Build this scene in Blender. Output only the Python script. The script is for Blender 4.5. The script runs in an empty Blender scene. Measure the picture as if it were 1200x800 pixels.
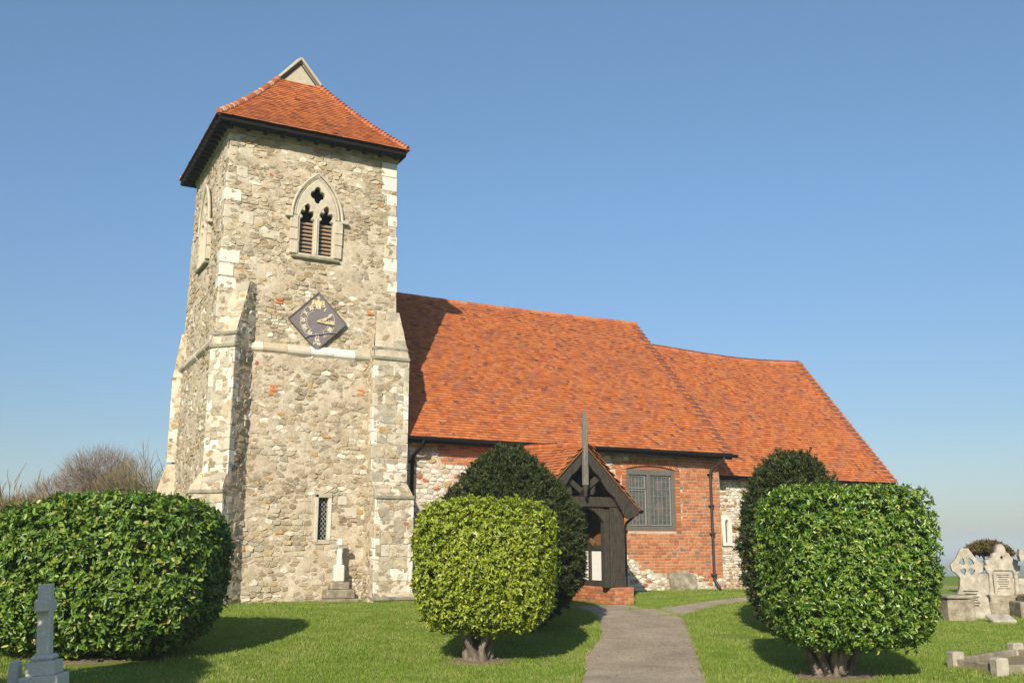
import bpy, math, random
import numpy as np
from math import sin, cos, pi, radians, atan, sqrt
random.seed(7); rng = np.random.default_rng(7)
S = bpy.context.scene
COL = S.collection

# ------------------------------------------------------------------ camera
YAW = radians(28.1); PITCH = atan(240/1149.)
cam_d = bpy.data.cameras.new('camera'); cam = bpy.data.objects.new('camera', cam_d); COL.objects.link(cam)
cam.location = (0, 0, 1.25); cam.rotation_euler = (pi/2+PITCH, 0, -YAW)
cam_d.sensor_width = 36; cam_d.lens = 36*1149/1200.; cam_d.clip_start = .1; cam_d.clip_end = 20000
S.camera = cam
# ------------------------------------------------------------------ light
SUN_AZ = radians(219.5); SUN_EL = radians(27.5)
W = bpy.data.worlds.new('World'); S.world = W; W.use_nodes = True
wn = W.node_tree.nodes; wn.clear()
sky = wn.new('ShaderNodeTexSky'); sky.sky_type = 'NISHITA'; sky.sun_disc = False
sky.sun_elevation = SUN_EL; sky.sun_rotation = SUN_AZ
sky.air_density = 1.0; sky.dust_density = 0.6; sky.ozone_density = 3.0; sky.altitude = 0
bg = wn.new('ShaderNodeBackground'); bg.inputs[1].default_value = .118
wo = wn.new('ShaderNodeOutputWorld')
# real skies near a hazy horizon are greyer than the clear-air model: tint by elevation
_tc = wn.new('ShaderNodeTexCoord'); _sx = wn.new('ShaderNodeSeparateXYZ'); W.node_tree.links.new(_tc.outputs['Generated'], _sx.inputs[0])
_rp = wn.new('ShaderNodeValToRGB'); _e = _rp.color_ramp.elements
_e[0].position = 0.0; _e[0].color = (.52,.53,.57,1); _e[1].position = .6; _e[1].color = (1.0,1.09,1.03,1)
_m = _e.new(.12); _m.color = (.575,.605,.635,1); _m = _e.new(.32); _m.color = (.76,.84,.86,1)
W.node_tree.links.new(_sx.outputs['Z'], _rp.inputs[0])
_mx = wn.new('ShaderNodeMix'); _mx.data_type = 'RGBA'; _mx.blend_type = 'MULTIPLY'; _mx.inputs[0].default_value = 1
W.node_tree.links.new(sky.outputs[0], _mx.inputs[6]); W.node_tree.links.new(_rp.outputs[0], _mx.inputs[7]); W.node_tree.links.new(_mx.outputs[2], bg.inputs[0]); W.node_tree.links.new(bg.outputs[0], wo.inputs[0])
sd = bpy.data.lights.new('sun', 'SUN'); sd.energy = 5.0; sd.angle = radians(.5); sd.color = (1, .90, .74)
so = bpy.data.objects.new('sun', sd); COL.objects.link(so)
from mathutils import Vector, Matrix
sdir = Vector((sin(SUN_AZ)*cos(SUN_EL), cos(SUN_AZ)*cos(SUN_EL), sin(SUN_EL)))
so.rotation_euler = sdir.to_track_quat('Z', 'Y').to_euler(); so.location = sdir*50
S.view_settings.view_transform = 'Standard'; S.view_settings.look = 'None'
S.view_settings.exposure = 0.42; S.view_settings.gamma = 1.0; S.view_settings.use_curve_mapping = False
S.cycles.max_bounces = 6; S.cycles.diffuse_bounces = 3; S.cycles.transparent_max_bounces = 8; S.cycles.volume_bounces = 0
RT = np.array([cos(YAW), -sin(YAW)]); FW = np.array([sin(YAW), cos(YAW)])

# ------------------------------------------------------------------ object helpers
ORG = {}
def thing(name, label, cat, loc=(0,0,0), group=None):
    o = bpy.data.objects.new(name, None); COL.objects.link(o); o.location = loc
    o['label'] = label; o['category'] = cat
    if group: o['group'] = group
    ORG[o.name] = Vector(loc); return o
def link_mesh(name, me, parent=None, smooth=False, loc=None):
    o = bpy.data.objects.new(name, me); COL.objects.link(o)
    if parent is not None:
        o.parent = parent; ORG[o.name] = ORG[parent.name]; d = ORG[parent.name]
        me.transform(Matrix.Translation(-d))
    else:
        l = Vector(loc) if loc is not None else Vector((0,0,0))
        me.transform(Matrix.Translation(-l)); o.location = l; ORG[o.name] = l
    if smooth: me.polygons.foreach_set('use_smooth', [True]*len(me.polygons))
    return o
def tag(o, label=None, cat=None, group=None, kind=None):
    if label: o['label'] = label
    if cat: o['category'] = cat
    if group: o['group'] = group
    if kind: o['kind'] = kind
    return o
def np_mesh(name, V, F):
    V = np.asarray(V, dtype=np.float32); F = np.asarray(F, dtype=np.int32)
    me = bpy.data.meshes.new(name); n, k = F.shape
    me.vertices.add(len(V)); me.vertices.foreach_set('co', V.ravel())
    me.loops.add(n*k); me.loops.foreach_set('vertex_index', F.ravel())
    me.polygons.add(n); me.polygons.foreach_set('loop_start', np.arange(0, n*k, k, dtype=np.int32))
    me.polygons.foreach_set('loop_total', np.full(n, k, dtype=np.int32))
    me.update(calc_edges=True); return me
class MB:
    def __init__(s): s.v = []; s.f = []; s.cut = []
    def add(s, vs, fs):
        b = len(s.v); s.cut.append((b,len(s.f))); s.v.extend([tuple(map(float, p)) for p in vs]); s.f.extend([tuple(b+i for i in f) for f in fs])
    def obox(s, c, ax, h, ch=0.0):
        """chamfered box: centre, 3 unit axes, half sizes"""
        c = np.array(c, float); ax = [np.array(a, float) for a in ax]
        if ch <= 0:
            vs = [c+ax[0]*h[0]*x+ax[1]*h[1]*y+ax[2]*h[2]*z for x in (-1,1) for y in (-1,1) for z in (-1,1)]
            s.add(vs, [(0,1,3,2),(4,6,7,5),(0,4,5,1),(2,3,7,6),(0,2,6,4),(1,5,7,3)]); return
        idx = {}; vs = []
        for x in (-1,1):
            for y in (-1,1):
                for z in (-1,1):
                    for k in range(3):
                        d = [h[0]-ch, h[1]-ch, h[2]-ch]; d[k] = h[k]
                        idx[(x,y,z,k)] = len(vs); vs.append(c+ax[0]*d[0]*x+ax[1]*d[1]*y+ax[2]*d[2]*z)
        fs = []
        for k in range(3):
            for sg in (-1,1):
                q = []
                for (a,b) in ((-1,-1),(1,-1),(1,1),(-1,1)):
                    p = [0,0,0]; p[k] = sg; p[(k+1)%3] = a; p[(k+2)%3] = b; q.append(idx[(p[0],p[1],p[2],k)])
                fs.append(tuple(q if sg > 0 else q[::-1]))
        for k in range(3):
            i, j = (k+1)%3, (k+2)%3
            for a in (-1,1):
                for b in (-1,1):
                    p0 = [0,0,0]; p0[k] = -1; p0[i] = a; p0[j] = b; p1 = list(p0); p1[k] = 1
                    q = (idx[(*p0,i)], idx[(*p1,i)], idx[(*p1,j)], idx[(*p0,j)])
                    fs.append(q if a*b < 0 else q[::-1])
        for x in (-1,1):
            for y in (-1,1):
                for z in (-1,1):
                    q = (idx[(x,y,z,0)], idx[(x,y,z,1)], idx[(x,y,z,2)]); fs.append(q if x*y*z > 0 else q[::-1])
        s.add(vs, fs)
    def box(s, x0, x1, y0, y1, z0, z1, ch=0.0):
        s.obox(((x0+x1)/2,(y0+y1)/2,(z0+z1)/2), ((1,0,0),(0,1,0),(0,0,1)), (abs(x1-x0)/2,abs(y1-y0)/2,abs(z1-z0)/2), ch)
    def beam(s, p0, p1, w, d, side=(0,1,0), ch=0.0):
        p0 = np.array(p0,float); p1 = np.array(p1,float); a = p1-p0; L = np.linalg.norm(a); a /= L
        b = np.array(side,float); b -= a*(a@b); b /= np.linalg.norm(b); c = np.cross(a,b)
        s.obox((p0+p1)/2, (a,b,c), (L/2,d/2,w/2), ch)
    def tube(s, pts, rs, n=8, cap=True):
        pts = [np.array(p,float) for p in pts]
        if np.isscalar(rs): rs = [rs]*len(pts)
        base = len(s.v); ref = None; s.cut.append((base,len(s.f)))
        for i, p in enumerate(pts):
            a = pts[min(i+1,len(pts)-1)]-pts[max(i-1,0)]; a /= (np.linalg.norm(a)+1e-9)
            if ref is None:
                ref = np.cross(a, (0,0,1.)) if abs(a[2]) < .9 else np.cross(a,(1.,0,0))
            ref = ref-a*(a@ref); ref /= np.linalg.norm(ref); q = np.cross(a, ref)
            for k in range(n):
                t = 2*pi*k/n; s.v.append(tuple(p+rs[i]*(ref*cos(t)+q*sin(t))))
        for i in range(len(pts)-1):
            for k in range(n):
                a0 = base+i*n+k; a1 = base+i*n+(k+1)%n
                s.f.append((a0,a1,a1+n,a0+n))
        if cap:
            s.f.append(tuple(base+k for k in range(n))[::-1]); s.f.append(tuple(base+(len(pts)-1)*n+k for k in range(n)))
    def prism(s, poly, O, U, V, d0, d1):
        """2D polygon in plane O,U,V extruded along N=UxV from d0 to d1"""
        O,U,V = (np.array(a,float) for a in (O,U,V)); N = np.cross(U,V); n = len(poly)
        vs = [O+U*p[0]+V*p[1]+N*d1 for p in poly]+[O+U*p[0]+V*p[1]+N*d0 for p in poly]
        fs = [tuple(range(n)), tuple(range(2*n-1,n-1,-1))]+[(i, i+n, (i+1)%n+n, (i+1)%n) for i in range(n)]
        s.add(vs, fs)
    def lathe(s, c, prof, n=16):
        base = len(s.v)
        for (r,z) in prof:
            for k in range(n): s.v.append((c[0]+r*cos(2*pi*k/n), c[1]+r*sin(2*pi*k/n), c[2]+z))
        for i in range(len(prof)-1):
            for k in range(n): s.f.append((base+i*n+k, base+i*n+(k+1)%n, base+(i+1)*n+(k+1)%n, base+(i+1)*n+k))
        s.f.append(tuple(base+k for k in range(n))[::-1]); s.f.append(tuple(base+(len(prof)-1)*n+k for k in range(n)))
    def build_each(s, name, mat, parent, smooth=False):
        cs = s.cut+[(len(s.v),len(s.f))]
        for (v0,f0),(v1,f1) in zip(cs[:-1],cs[1:]):
            m_ = MB(); m_.v = s.v[v0:v1]; m_.f = [tuple(i-v0 for i in f) for f in s.f[f0:f1]]; m_.build(name, mat, parent, smooth)
    def build(s, name, mat, parent=None, smooth=False, loc=None):
        me = bpy.data.meshes.new(name); me.from_pydata(s.v, [], s.f); me.update(); me.materials.append(mat)
        return link_mesh(name, me, parent, smooth, loc)

# ------------------------------------------------------------------ numpy noise
_perm = rng.random((256,256))
def vnoise(x, y):
    x = np.asarray(x,float); y = np.asarray(y,float)
    xi = np.floor(x).astype(int); yi = np.floor(y).astype(int); fx = x-xi; fy = y-yi
    fx = fx*fx*(3-2*fx); fy = fy*fy*(3-2*fy)
    a = _perm[xi%256, yi%256]; b = _perm[(xi+1)%256, yi%256]; c = _perm[xi%256,(yi+1)%256]; d = _perm[(xi+1)%256,(yi+1)%256]
    return (a*(1-fx)+b*fx)*(1-fy)+(c*(1-fx)+d*fx)*fy
def fbm(x, y, o=4):
    r = 0; a = .5
    for i in range(o): r = r+a*vnoise(x*2**i+17.3*i, y*2**i+5.1*i); a *= .5
    return r

# ------------------------------------------------------------------ materials
def mat(name):
    m = bpy.data.materials.new(name); m.use_nodes = True; nt = m.node_tree
    return m, nt, nt.nodes, nt.links, nt.nodes['Principled BSDF']
def ramp(ns, stops, interp='LINEAR'):
    r = ns.new('ShaderNodeValToRGB'); cr = r.color_ramp; cr.interpolation = interp
    while len(cr.elements) < len(stops): cr.elements.new(.5)
    for e, (p, c) in zip(cr.elements, stops): e.position = p; e.color = (*c, 1)
    return r
def noise(ns, ls, scale, detail=4, vec=None, rough=.6):
    n = ns.new('ShaderNodeTexNoise'); n.inputs['Scale'].default_value = scale
    n.inputs['Detail'].default_value = detail; n.inputs['Roughness'].default_value = rough
    if vec: ls.new(vec, n.inputs['Vector'])
    return n.outputs['Fac']
def pos(ns, ls, scale=None):
    g = ns.new('ShaderNodeNewGeometry')
    if scale is None: return g.outputs['Position']
    m = ns.new('ShaderNodeMapping'); m.inputs['Scale'].default_value = scale; ls.new(g.outputs['Position'], m.inputs['Vector']); return m.outputs[0]
def island(ns): return ns.new('ShaderNodeNewGeometry').outputs['Random Per Island']
def math_(ns, ls, op, a, b, clamp=False):
    m = ns.new('ShaderNodeMath'); m.operation = op; m.use_clamp = clamp
    for i, x in enumerate((a, b)):
        if isinstance(x, (int, float)): m.inputs[i].default_value = x
        else: ls.new(x, m.inputs[i])
    return m.outputs[0]
def mix(ns, ls, fac, a, b, mode='MIX'):
    m = ns.new('ShaderNodeMix'); m.data_type = 'RGBA'; m.blend_type = mode
    if isinstance(fac, (int,float)): m.inputs[0].default_value = fac
    else: ls.new(fac, m.inputs[0])
    for k, x in ((6,a),(7,b)):
        if isinstance(x, tuple): m.inputs[k].default_value = (*x,1)
        else: ls.new(x, m.inputs[k])
    return m.outputs[2]
def bump(ns, ls, h, strength, dist, p):
    b = ns.new('ShaderNodeBump'); b.inputs['Strength'].default_value = strength; b.inputs['Distance'].default_value = dist
    ls.new(h, b.inputs['Height']); ls.new(b.outputs[0], p.inputs['Normal'])
def smooth01(ns, ls, v, lo, hi):
    m = ns.new('ShaderNodeMapRange'); m.interpolation_type = 'SMOOTHSTEP'
    m.inputs[1].default_value = lo; m.inputs[2].default_value = hi; ls.new(v, m.inputs[0]); return m.outputs[0]

def island_mat(name, stops, rough=.9, nscale=14, namt=.35, bstr=.6, bdist=.015, lichen=0., interp='CONSTANT', big=.0, spec=.25, extra=None):
    m, nt, ns, ls, p = mat(name)
    r = ramp(ns, stops, interp); f = island(ns)
    if big:
        nb = noise(ns, ls, .9, 3, pos(ns, ls)); nb = math_(ns, ls, 'MULTIPLY', math_(ns, ls, 'SUBTRACT', nb, .5), big)
        f = math_(ns, ls, 'ADD', f, nb, True)
    ls.new(f, r.inputs[0]); c = r.outputs[0]
    n1 = noise(ns, ls, nscale, 8, pos(ns, ls), .7)
    rr = ramp(ns, [(.25,(1-namt,)*3),(.5,(1,)*3),(.8,(1+namt*.8,)*3)]); ls.new(n1, rr.inputs[0])
    c = mix(ns, ls, 1.0, c, rr.outputs[0], 'MULTIPLY')
    n2 = noise(ns, ls, nscale*4.5, 6, pos(ns, ls), .7)
    if lichen:
        for sc, lo, hi, col, am in ((3.1,.62,.72,(.62,.58,.48),lichen),(4.7,.66,.74,(.13,.115,.085),lichen*.9),(2.9,.61,.67,(.50,.28,.08),lichen*.8)):
            q = smooth01(ns, ls, noise(ns, ls, sc, 10, pos(ns, ls, (1,1,1.4)), .72), lo, hi)
            c = mix(ns, ls, math_(ns, ls, 'MULTIPLY', q, am), c, col)
    if extra: c = extra(ns, ls, c)
    ls.new(c, p.inputs['Base Color']); p.inputs['Roughness'].default_value = rough; p.inputs['Specular IOR Level'].default_value = spec
    h = math_(ns, ls, 'ADD', n1, math_(ns, ls, 'MULTIPLY', n2, .5))
    bump(ns, ls, h, bstr, bdist, p)
    return m
M = {}
STONES = [(0,(.38,.31,.205)),(.12,(.45,.38,.27)),(.24,(.335,.275,.19)),(.36,(.51,.44,.325)),(.46,(.41,.34,.235)),(.56,(.57,.51,.40)),
          (.64,(.345,.285,.205)),(.72,(.47,.40,.285)),(.8,(.38,.34,.26)),(.88,(.64,.59,.49)),(.93,(.42,.32,.185)),(.985,(.46,.28,.11)),(.996,(.42,.17,.09))]
def blotch(ns, ls, c):
    r = ramp(ns, [(.3,(.78,.73,.66)),(.5,(1,.99,.97)),(.7,(1.18,1.19,1.2))]); ls.new(noise(ns, ls, .75, 4, pos(ns, ls), .6), r.inputs[0])
    return mix(ns, ls, 1., c, r.outputs[0], 'MULTIPLY')
M['rubble'] = island_mat('rubble_stone', STONES, nscale=15, namt=.5, bstr=1.0, bdist=.025, lichen=.7, extra=blotch)
M['flint'] = island_mat('pale_rubble', [(0,(.60,.54,.44)),(.2,(.45,.38,.28)),(.35,(.68,.64,.56)),(.55,(.5,.44,.36)),(.7,(.36,.28,.18)),(.78,(.42,.28,.11)),(.84,(.66,.61,.53)),(.93,(.38,.14,.07))], nscale=14, bstr=.8, bdist=.02, lichen=.3)
M['ashlar'] = island_mat('dressed_stone', [(0,(.40,.36,.27)),(.25,(.50,.45,.35)),(.45,(.33,.30,.23)),(.6,(.58,.53,.43)),(.8,(.44,.37,.25)),(.92,(.64,.61,.54))], nscale=5, namt=.25, bstr=.5, bdist=.012, lichen=.5)
M['pale'] = island_mat('pale_limestone', [(0,(.62,.59,.52)),(.4,(.55,.51,.43)),(.7,(.68,.65,.58))], nscale=6, namt=.14, bstr=.35, bdist=.01, lichen=.2)
def mortar_mat(name, a, b, c3):
    m, nt, ns, ls, p = mat(name)
    r = ramp(ns, [(.3,a),(.5,b),(.7,c3)]); ls.new(noise(ns, ls, 2.6, 9, pos(ns, ls), .7), r.inputs[0])
    n2 = noise(ns, ls, 30, 8, pos(ns, ls), .75)
    rr = ramp(ns, [(.3,(.6,)*3),(.6,(1.15,)*3)]); ls.new(n2, rr.inputs[0])
    c = mix(ns, ls, 1., r.outputs[0], rr.outputs[0], 'MULTIPLY')
    ls.new(c, p.inputs['Base Color']); p.inputs['Roughness'].default_value = .95; p.inputs['Specular IOR Level'].default_value = .15
    bump(ns, ls, n2, .8, .02, p); return m
M['mortar'] = mortar_mat('lime_mortar', (.37,.30,.205), (.50,.42,.305), (.63,.555,.435))
M['mortar_pale'] = mortar_mat('pale_mortar', (.40,.325,.23), (.50,.42,.315), (.60,.53,.43))
TILES = [(0,(.43,.125,.036)),(.10,(.47,.145,.043)),(.22,(.38,.105,.033)),(.34,(.50,.17,.054)),(.45,(.43,.13,.037)),(.56,(.39,.11,.037)),
         (.66,(.48,.155,.047)),(.76,(.33,.09,.033)),(.84,(.44,.14,.043)),(.92,(.30,.085,.042)),(.965,(.16,.065,.048)),(.99,(.40,.17,.075))]
def tile_extra(ns, ls, c):
    q = smooth01(ns, ls, noise(ns, ls, .8, 6, pos(ns, ls), .7), .45, .72)
    c = mix(ns, ls, math_(ns, ls, 'MULTIPLY', q, .5), c, (.27,.11,.06))
    q = smooth01(ns, ls, noise(ns, ls, 1.5, 7, pos(ns, ls, (1,1,3.2)), .75), .60, .68)
    c = mix(ns, ls, math_(ns, ls, 'MULTIPLY', q, .6), c, (.17,.075,.045))
    q = smooth01(ns, ls, noise(ns, ls, 3.5, 8, pos(ns, ls), .75), .62, .72)
    return mix(ns, ls, math_(ns, ls, 'MULTIPLY', q, .35), c, (.42,.30,.14))
M['tile'] = island_mat('clay_tile', TILES, rough=.82, nscale=18, namt=.3, bstr=.5, bdist=.006, big=.25, extra=tile_extra, spec=.3)
M['darktile'] = island_mat('dark_clay_tile', [(0,(.20,.075,.05)),(.5,(.26,.085,.045)),(.8,(.15,.07,.055))], nscale=18, bstr=.4, bdist=.006)
M['hip'] = island_mat('ridge_tile', [(0,(.42,.13,.06)),(.3,(.5,.30,.18)),(.55,(.36,.13,.07)),(.8,(.55,.42,.28))], nscale=12, bstr=.5, bdist=.01)
M['ridge'] = island_mat('red_ridge_tile', [(0,(.40,.12,.05)),(.3,(.44,.15,.065)),(.6,(.33,.10,.05)),(.85,(.40,.17,.075))], nscale=8, bstr=.5, bdist=.01, lichen=.25)
M['brick'] = island_mat('red_brick', [(0,(.42,.15,.058)),(.2,(.47,.185,.075)),(.4,(.37,.125,.052)),(.55,(.48,.20,.09)),(.7,(.42,.165,.07)),(.85,(.31,.12,.065)),(.95,(.2,.14,.11))], nscale=22, namt=.3, bstr=.6, bdist=.008)
def simple(name, col, rough=.7, nscale=20, namt=.25, bstr=.3, bdist=.005, stretch=(1,1,1), metal=0, spec=.4, col2=None):
    m, nt, ns, ls, p = mat(name)
    n = noise(ns, ls, nscale, 8, pos(ns, ls, stretch), .7)
    c2 = col2 or tuple(x*(1+namt) for x in col)
    r = ramp(ns, [(.3,tuple(x*(1-namt) for x in col)),(.7,c2)]); ls.new(n, r.inputs[0])
    ls.new(r.outputs[0], p.inputs['Base Color']); p.inputs['Roughness'].default_value = rough
    p.inputs['Metallic'].default_value = metal; p.inputs['Specular IOR Level'].default_value = spec
    bump(ns, ls, n, bstr, bdist, p); return m
M['timber'] = simple('black_weathered_timber', (.016,.0135,.010), .85, 9, .45, .7, .01, (6,6,.7), spec=.2, col2=(.085,.072,.055))
M['greywood'] = simple('grey_weathered_oak', (.10,.095,.08), .85, 9, .4, .7, .01, (7,7,.6), col2=(.26,.245,.21))
M['black'] = simple('black_paint', (.006,.0055,.005), .8, 30, .3, .2, .002, spec=.2)
M['brownpipe'] = simple('dark_iron', (.03,.018,.016), .5, 30, .3, .2, .002)
M['white'] = simple('white_plaster', (.78,.77,.73), .9, 12, .06)
M['brownboard'] = simple('brown_boards', (.17,.085,.03), .7, 12, .3, .4, .006, (1,1,6))
M['louvre'] = simple('louvre_wood', (.30,.215,.145), .9, 16, .3)
M['tracery'] = simple('pale_tracery_stone', (.47,.415,.315), .9, 7, .22, .5, .012)
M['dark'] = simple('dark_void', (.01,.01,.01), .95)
M['cornice'] = simple('lichened_cornice', (.19,.19,.14), .9, 5, .4, .6, .02, col2=(.36,.33,.24))
M['render'] = simple('cream_render', (.42,.38,.29), .95, 25, .22, .5, .01)
M['slate'] = simple('clock_slate', (.17,.145,.145), .7, 8, .12, .1, .002)
M['gold'] = simple('old_gold', (.62,.50,.25), .5, 30, .2)
M['ivory'] = simple('ivory_paint', (.75,.68,.52), .6, 30, .1)
M['lead'] = simple('pale_lead', (.24,.24,.23), .6, 30, .2)
M['greyframe'] = simple('grey_window_frame', (.12,.112,.095), .75, 20, .3)
M['gravegrey'] = simple('grey_granite', (.60,.565,.51), .8, 60, .22, .3, .004)
def lich(name, a, b, c3):
    m, nt, ns, ls, p = mat(name)
    r = ramp(ns, [(.3,a),(.48,b),(.68,c3)]); ls.new(noise(ns, ls, 5, 10, pos(ns, ls), .72), r.inputs[0])
    n2 = noise(ns, ls, 35, 8, pos(ns, ls), .7)
    q = smooth01(ns, ls, noise(ns, ls, 9, 8, pos(ns, ls), .7), .6, .7)
    c = mix(ns, ls, math_(ns, ls, 'MULTIPLY', q, .5), r.outputs[0], (.14,.125,.08))
    ls.new(c, p.inputs['Base Color']); p.inputs['Roughness'].default_value = .92; p.inputs['Specular IOR Level'].default_value = .2
    bump(ns, ls, n2, .6, .015, p); return m
M['grave'] = lich('weathered_marble', (.22,.185,.13), (.36,.32,.255), (.50,.46,.39))
M['gravedark'] = lich('mossy_stone', (.13,.11,.07), (.24,.205,.145), (.42,.38,.30))
m, nt, ns, ls, p = mat('leaded_glass'); M['glass'] = m
r = ramp(ns, [(.3,(.055,.06,.05)),(.7,(.11,.11,.095))]); ls.new(noise(ns, ls, 9, 3, pos(ns, ls)), r.inputs[0]); ls.new(r.outputs[0], p.inputs['Base Color'])
p.inputs['Roughness'].default_value = .35
m, nt, ns, ls, p = mat('stained_glass'); M['stain'] = m
r = ramp(ns, [(.4,(.11,.10,.09)),(.6,(.15,.105,.09))]); ls.new(noise(ns, ls, 16, 3, pos(ns, ls)), r.inputs[0]); ls.new(r.outputs[0], p.inputs['Base Color'])
p.inputs['Roughness'].default_value = .4
def leaf_mat(name, stops, rough=.4, trans=.3, tcol=(.16,.3,.03), spec=.5, big=0):
    m, nt, ns, ls, p = mat(name)
    f = island(ns)
    if big:
        nb = noise(ns, ls, 1.6, 3, pos(ns, ls)); f = math_(ns, ls, 'ADD', f, math_(ns, ls, 'MULTIPLY', math_(ns, ls, 'SUBTRACT', nb, .5), big), True)
    r = ramp(ns, stops); ls.new(f, r.inputs[0]); ls.new(r.outputs[0], p.inputs['Base Color'])
    p.inputs['Roughness'].default_value = rough; p.inputs['Specular IOR Level'].default_value = spec
    if trans:
        t = ns.new('ShaderNodeBsdfTranslucent'); t.inputs[0].default_value = (*tcol,1)
        a = ns.new('ShaderNodeMixShader'); a.inputs[0].default_value = trans
        ls.new(p.outputs[0], a.inputs[1]); ls.new(t.outputs[0], a.inputs[2]); ls.new(a.outputs[0], ns['Material Output'].inputs[0])
    return m
M['laurel'] = leaf_mat('laurel_leaf', [(0,(.035,.09,.008)),(.4,(.085,.165,.014)),(.75,(.14,.225,.022)),(.95,(.23,.30,.035)),(.985,(.33,.31,.07)),(1,(.35,.2,.05))], .42, .14)
M['privet'] = leaf_mat('yellowgreen_leaf', [(0,(.10,.155,.010)),(.4,(.21,.275,.016)),(.8,(.33,.38,.025)),(1,(.42,.44,.09))], .42, .22, (.34,.45,.04))
M['euon'] = leaf_mat('glossy_leaf', [(0,(.035,.10,.012)),(.45,(.09,.18,.018)),(.8,(.18,.27,.028)),(.96,(.30,.34,.06)),(1,(.38,.30,.09))], .3, .14)
M['yew'] = leaf_mat('yew_needle', [(0,(.018,.034,.008)),(.5,(.034,.054,.012)),(.85,(.065,.08,.018)),(1,(.14,.115,.035))], .6, .12, (.06,.1,.02), .25, big=.4)
M['bark'] = simple('bark', (.085,.065,.05), .95, 14, .45, 1, .03, (1,1,.25), col2=(.30,.245,.19))
M['twig'] = leaf_mat('winter_twig', [(0,(.14,.095,.075)),(.5,(.20,.145,.105)),(1,(.26,.20,.13))], .9, 0, spec=.2, big=.5)
M['twigolive'] = leaf_mat('lichened_twig', [(0,(.13,.10,.05)),(.5,(.18,.145,.06)),(1,(.22,.18,.07))], .9, 0, spec=.2, big=.5)
M['thorn'] = leaf_mat('brown_scrub_leaf', [(0,(.05,.04,.015)),(.5,(.10,.075,.025)),(1,(.16,.12,.04))], .8, .1, (.1,.08,.02), .2)
M['petal'] = leaf_mat('daffodil_petal', [(0,(.75,.55,.02)),(1,(.8,.65,.05))], .6, .2, (.7,.5,.03))
M['blade'] = leaf_mat('grass_blade', [(0,(.12,.19,.024)),(.5,(.19,.275,.034)),(.85,(.26,.33,.055)),(1,(.40,.36,.16))], .6, .35, (.32,.42,.06), .3, big=1.3)
# ground
m, nt, ns, ls, p = mat('lawn_soil'); M['ground'] = m
r = ramp(ns, [(.3,(.12,.18,.028)),(.5,(.16,.22,.036)),(.72,(.23,.22,.065))]); ls.new(noise(ns, ls, 1.3, 10, pos(ns, ls), .75), r.inputs[0])
g = noise(ns, ls, 40, 6, pos(ns, ls), .7)
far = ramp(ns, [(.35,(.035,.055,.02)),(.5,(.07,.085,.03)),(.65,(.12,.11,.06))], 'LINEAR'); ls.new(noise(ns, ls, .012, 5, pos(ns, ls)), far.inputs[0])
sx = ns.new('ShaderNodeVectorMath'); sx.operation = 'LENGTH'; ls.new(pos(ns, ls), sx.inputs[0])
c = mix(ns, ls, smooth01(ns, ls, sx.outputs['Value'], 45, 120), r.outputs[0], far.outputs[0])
ls.new(c, p.inputs['Base Color']); p.inputs['Roughness'].default_value = 1; p.inputs['Specular IOR Level'].default_value = .1
bump(ns, ls, g, .6, .03, p)
m, nt, ns, ls, p = mat('path_tarmac'); M['path'] = m
r = ramp(ns, [(.3,(.25,.20,.145)),(.5,(.32,.26,.19)),(.72,(.40,.33,.245))]); ls.new(noise(ns, ls, 1.1, 8, pos(ns, ls), .65), r.inputs[0])
v = ns.new('ShaderNodeTexVoronoi'); v.inputs['Scale'].default_value = 38; ls.new(pos(ns, ls), v.inputs['Vector'])
rr = ramp(ns, [(0,(.55,.55,.55)),(.5,(1,1,1)),(1,(1.5,1.45,1.35))]); ls.new(v.outputs['Color'], rr.inputs[0])
c = mix(ns, ls, .75, r.outputs[0], rr.outputs[0], 'MULTIPLY')
q = smooth01(ns, ls, noise(ns, ls, 2.7, 10, pos(ns, ls), .75), .56, .68); c = mix(ns, ls, math_(ns, ls, 'MULTIPLY', q, .45), c, (.17,.135,.09))
q = smooth01(ns, ls, noise(ns, ls, .7, 6, pos(ns, ls, (1,1.6,1)), .8), .52, .60); c = mix(ns, ls, math_(ns, ls, 'MULTIPLY', q, .35), c, (.42,.36,.28))
ls.new(c, p.inputs['Base Color']); p.inputs['Roughness'].default_value = .95; p.inputs['Specular IOR Level'].default_value = .2
bump(ns, ls, v.outputs['Distance'], .5, .012, p)
m, nt, ns, ls, p = mat('bare_soil'); M['soil'] = m
r = ramp(ns, [(.3,(.13,.10,.06)),(.5,(.24,.18,.11)),(.7,(.20,.19,.08))]); g = noise(ns, ls, 12, 10, pos(ns, ls), .75); ls.new(g, r.inputs[0])
ls.new(r.outputs[0], p.inputs['Base Color']); p.inputs['Roughness'].default_value = 1; bump(ns, ls, g, 1, .04, p)

# ------------------------------------------------------------------ terrain
def gz(x, y):
    x = np.asarray(x,float); y = np.asarray(y,float)
    t = np.clip((y-11.5)/(22.3-11.5),0,1); t = t*t*(3-2*t); z = -.36+.36*t
    z = z+.03*(fbm(x*.35+3, y*.35+9, 2)-.4)*np.clip((21.5-y)/4,0,1)
    # low grass bank against the nave wall east of the porch
    z = z+.05*np.exp(-((y-21.8)/1.2)**2)*np.clip((x-14)/1.5,0,1)*np.clip((19.5-x),0,1)
    r = np.hypot(x-12, y-15); d = np.clip((r-26)/190,0,1); z = z-26*(d*d*(3-2*d))
    return z
def axis(c0, c1, step, far):
    a = list(np.arange(c0, c1+1e-6, step)); s = step; x = c1
    while x < far: s *= 1.18; x += s; a.append(x)
    s = step; x = c0
    while x > -far: s *= 1.18; x -= s; a.insert(0, x)
    return np.array(a)
ax_ = axis(-6, 34, .22, 9000); ay_ = axis(4, 32, .22, 9000)
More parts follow.
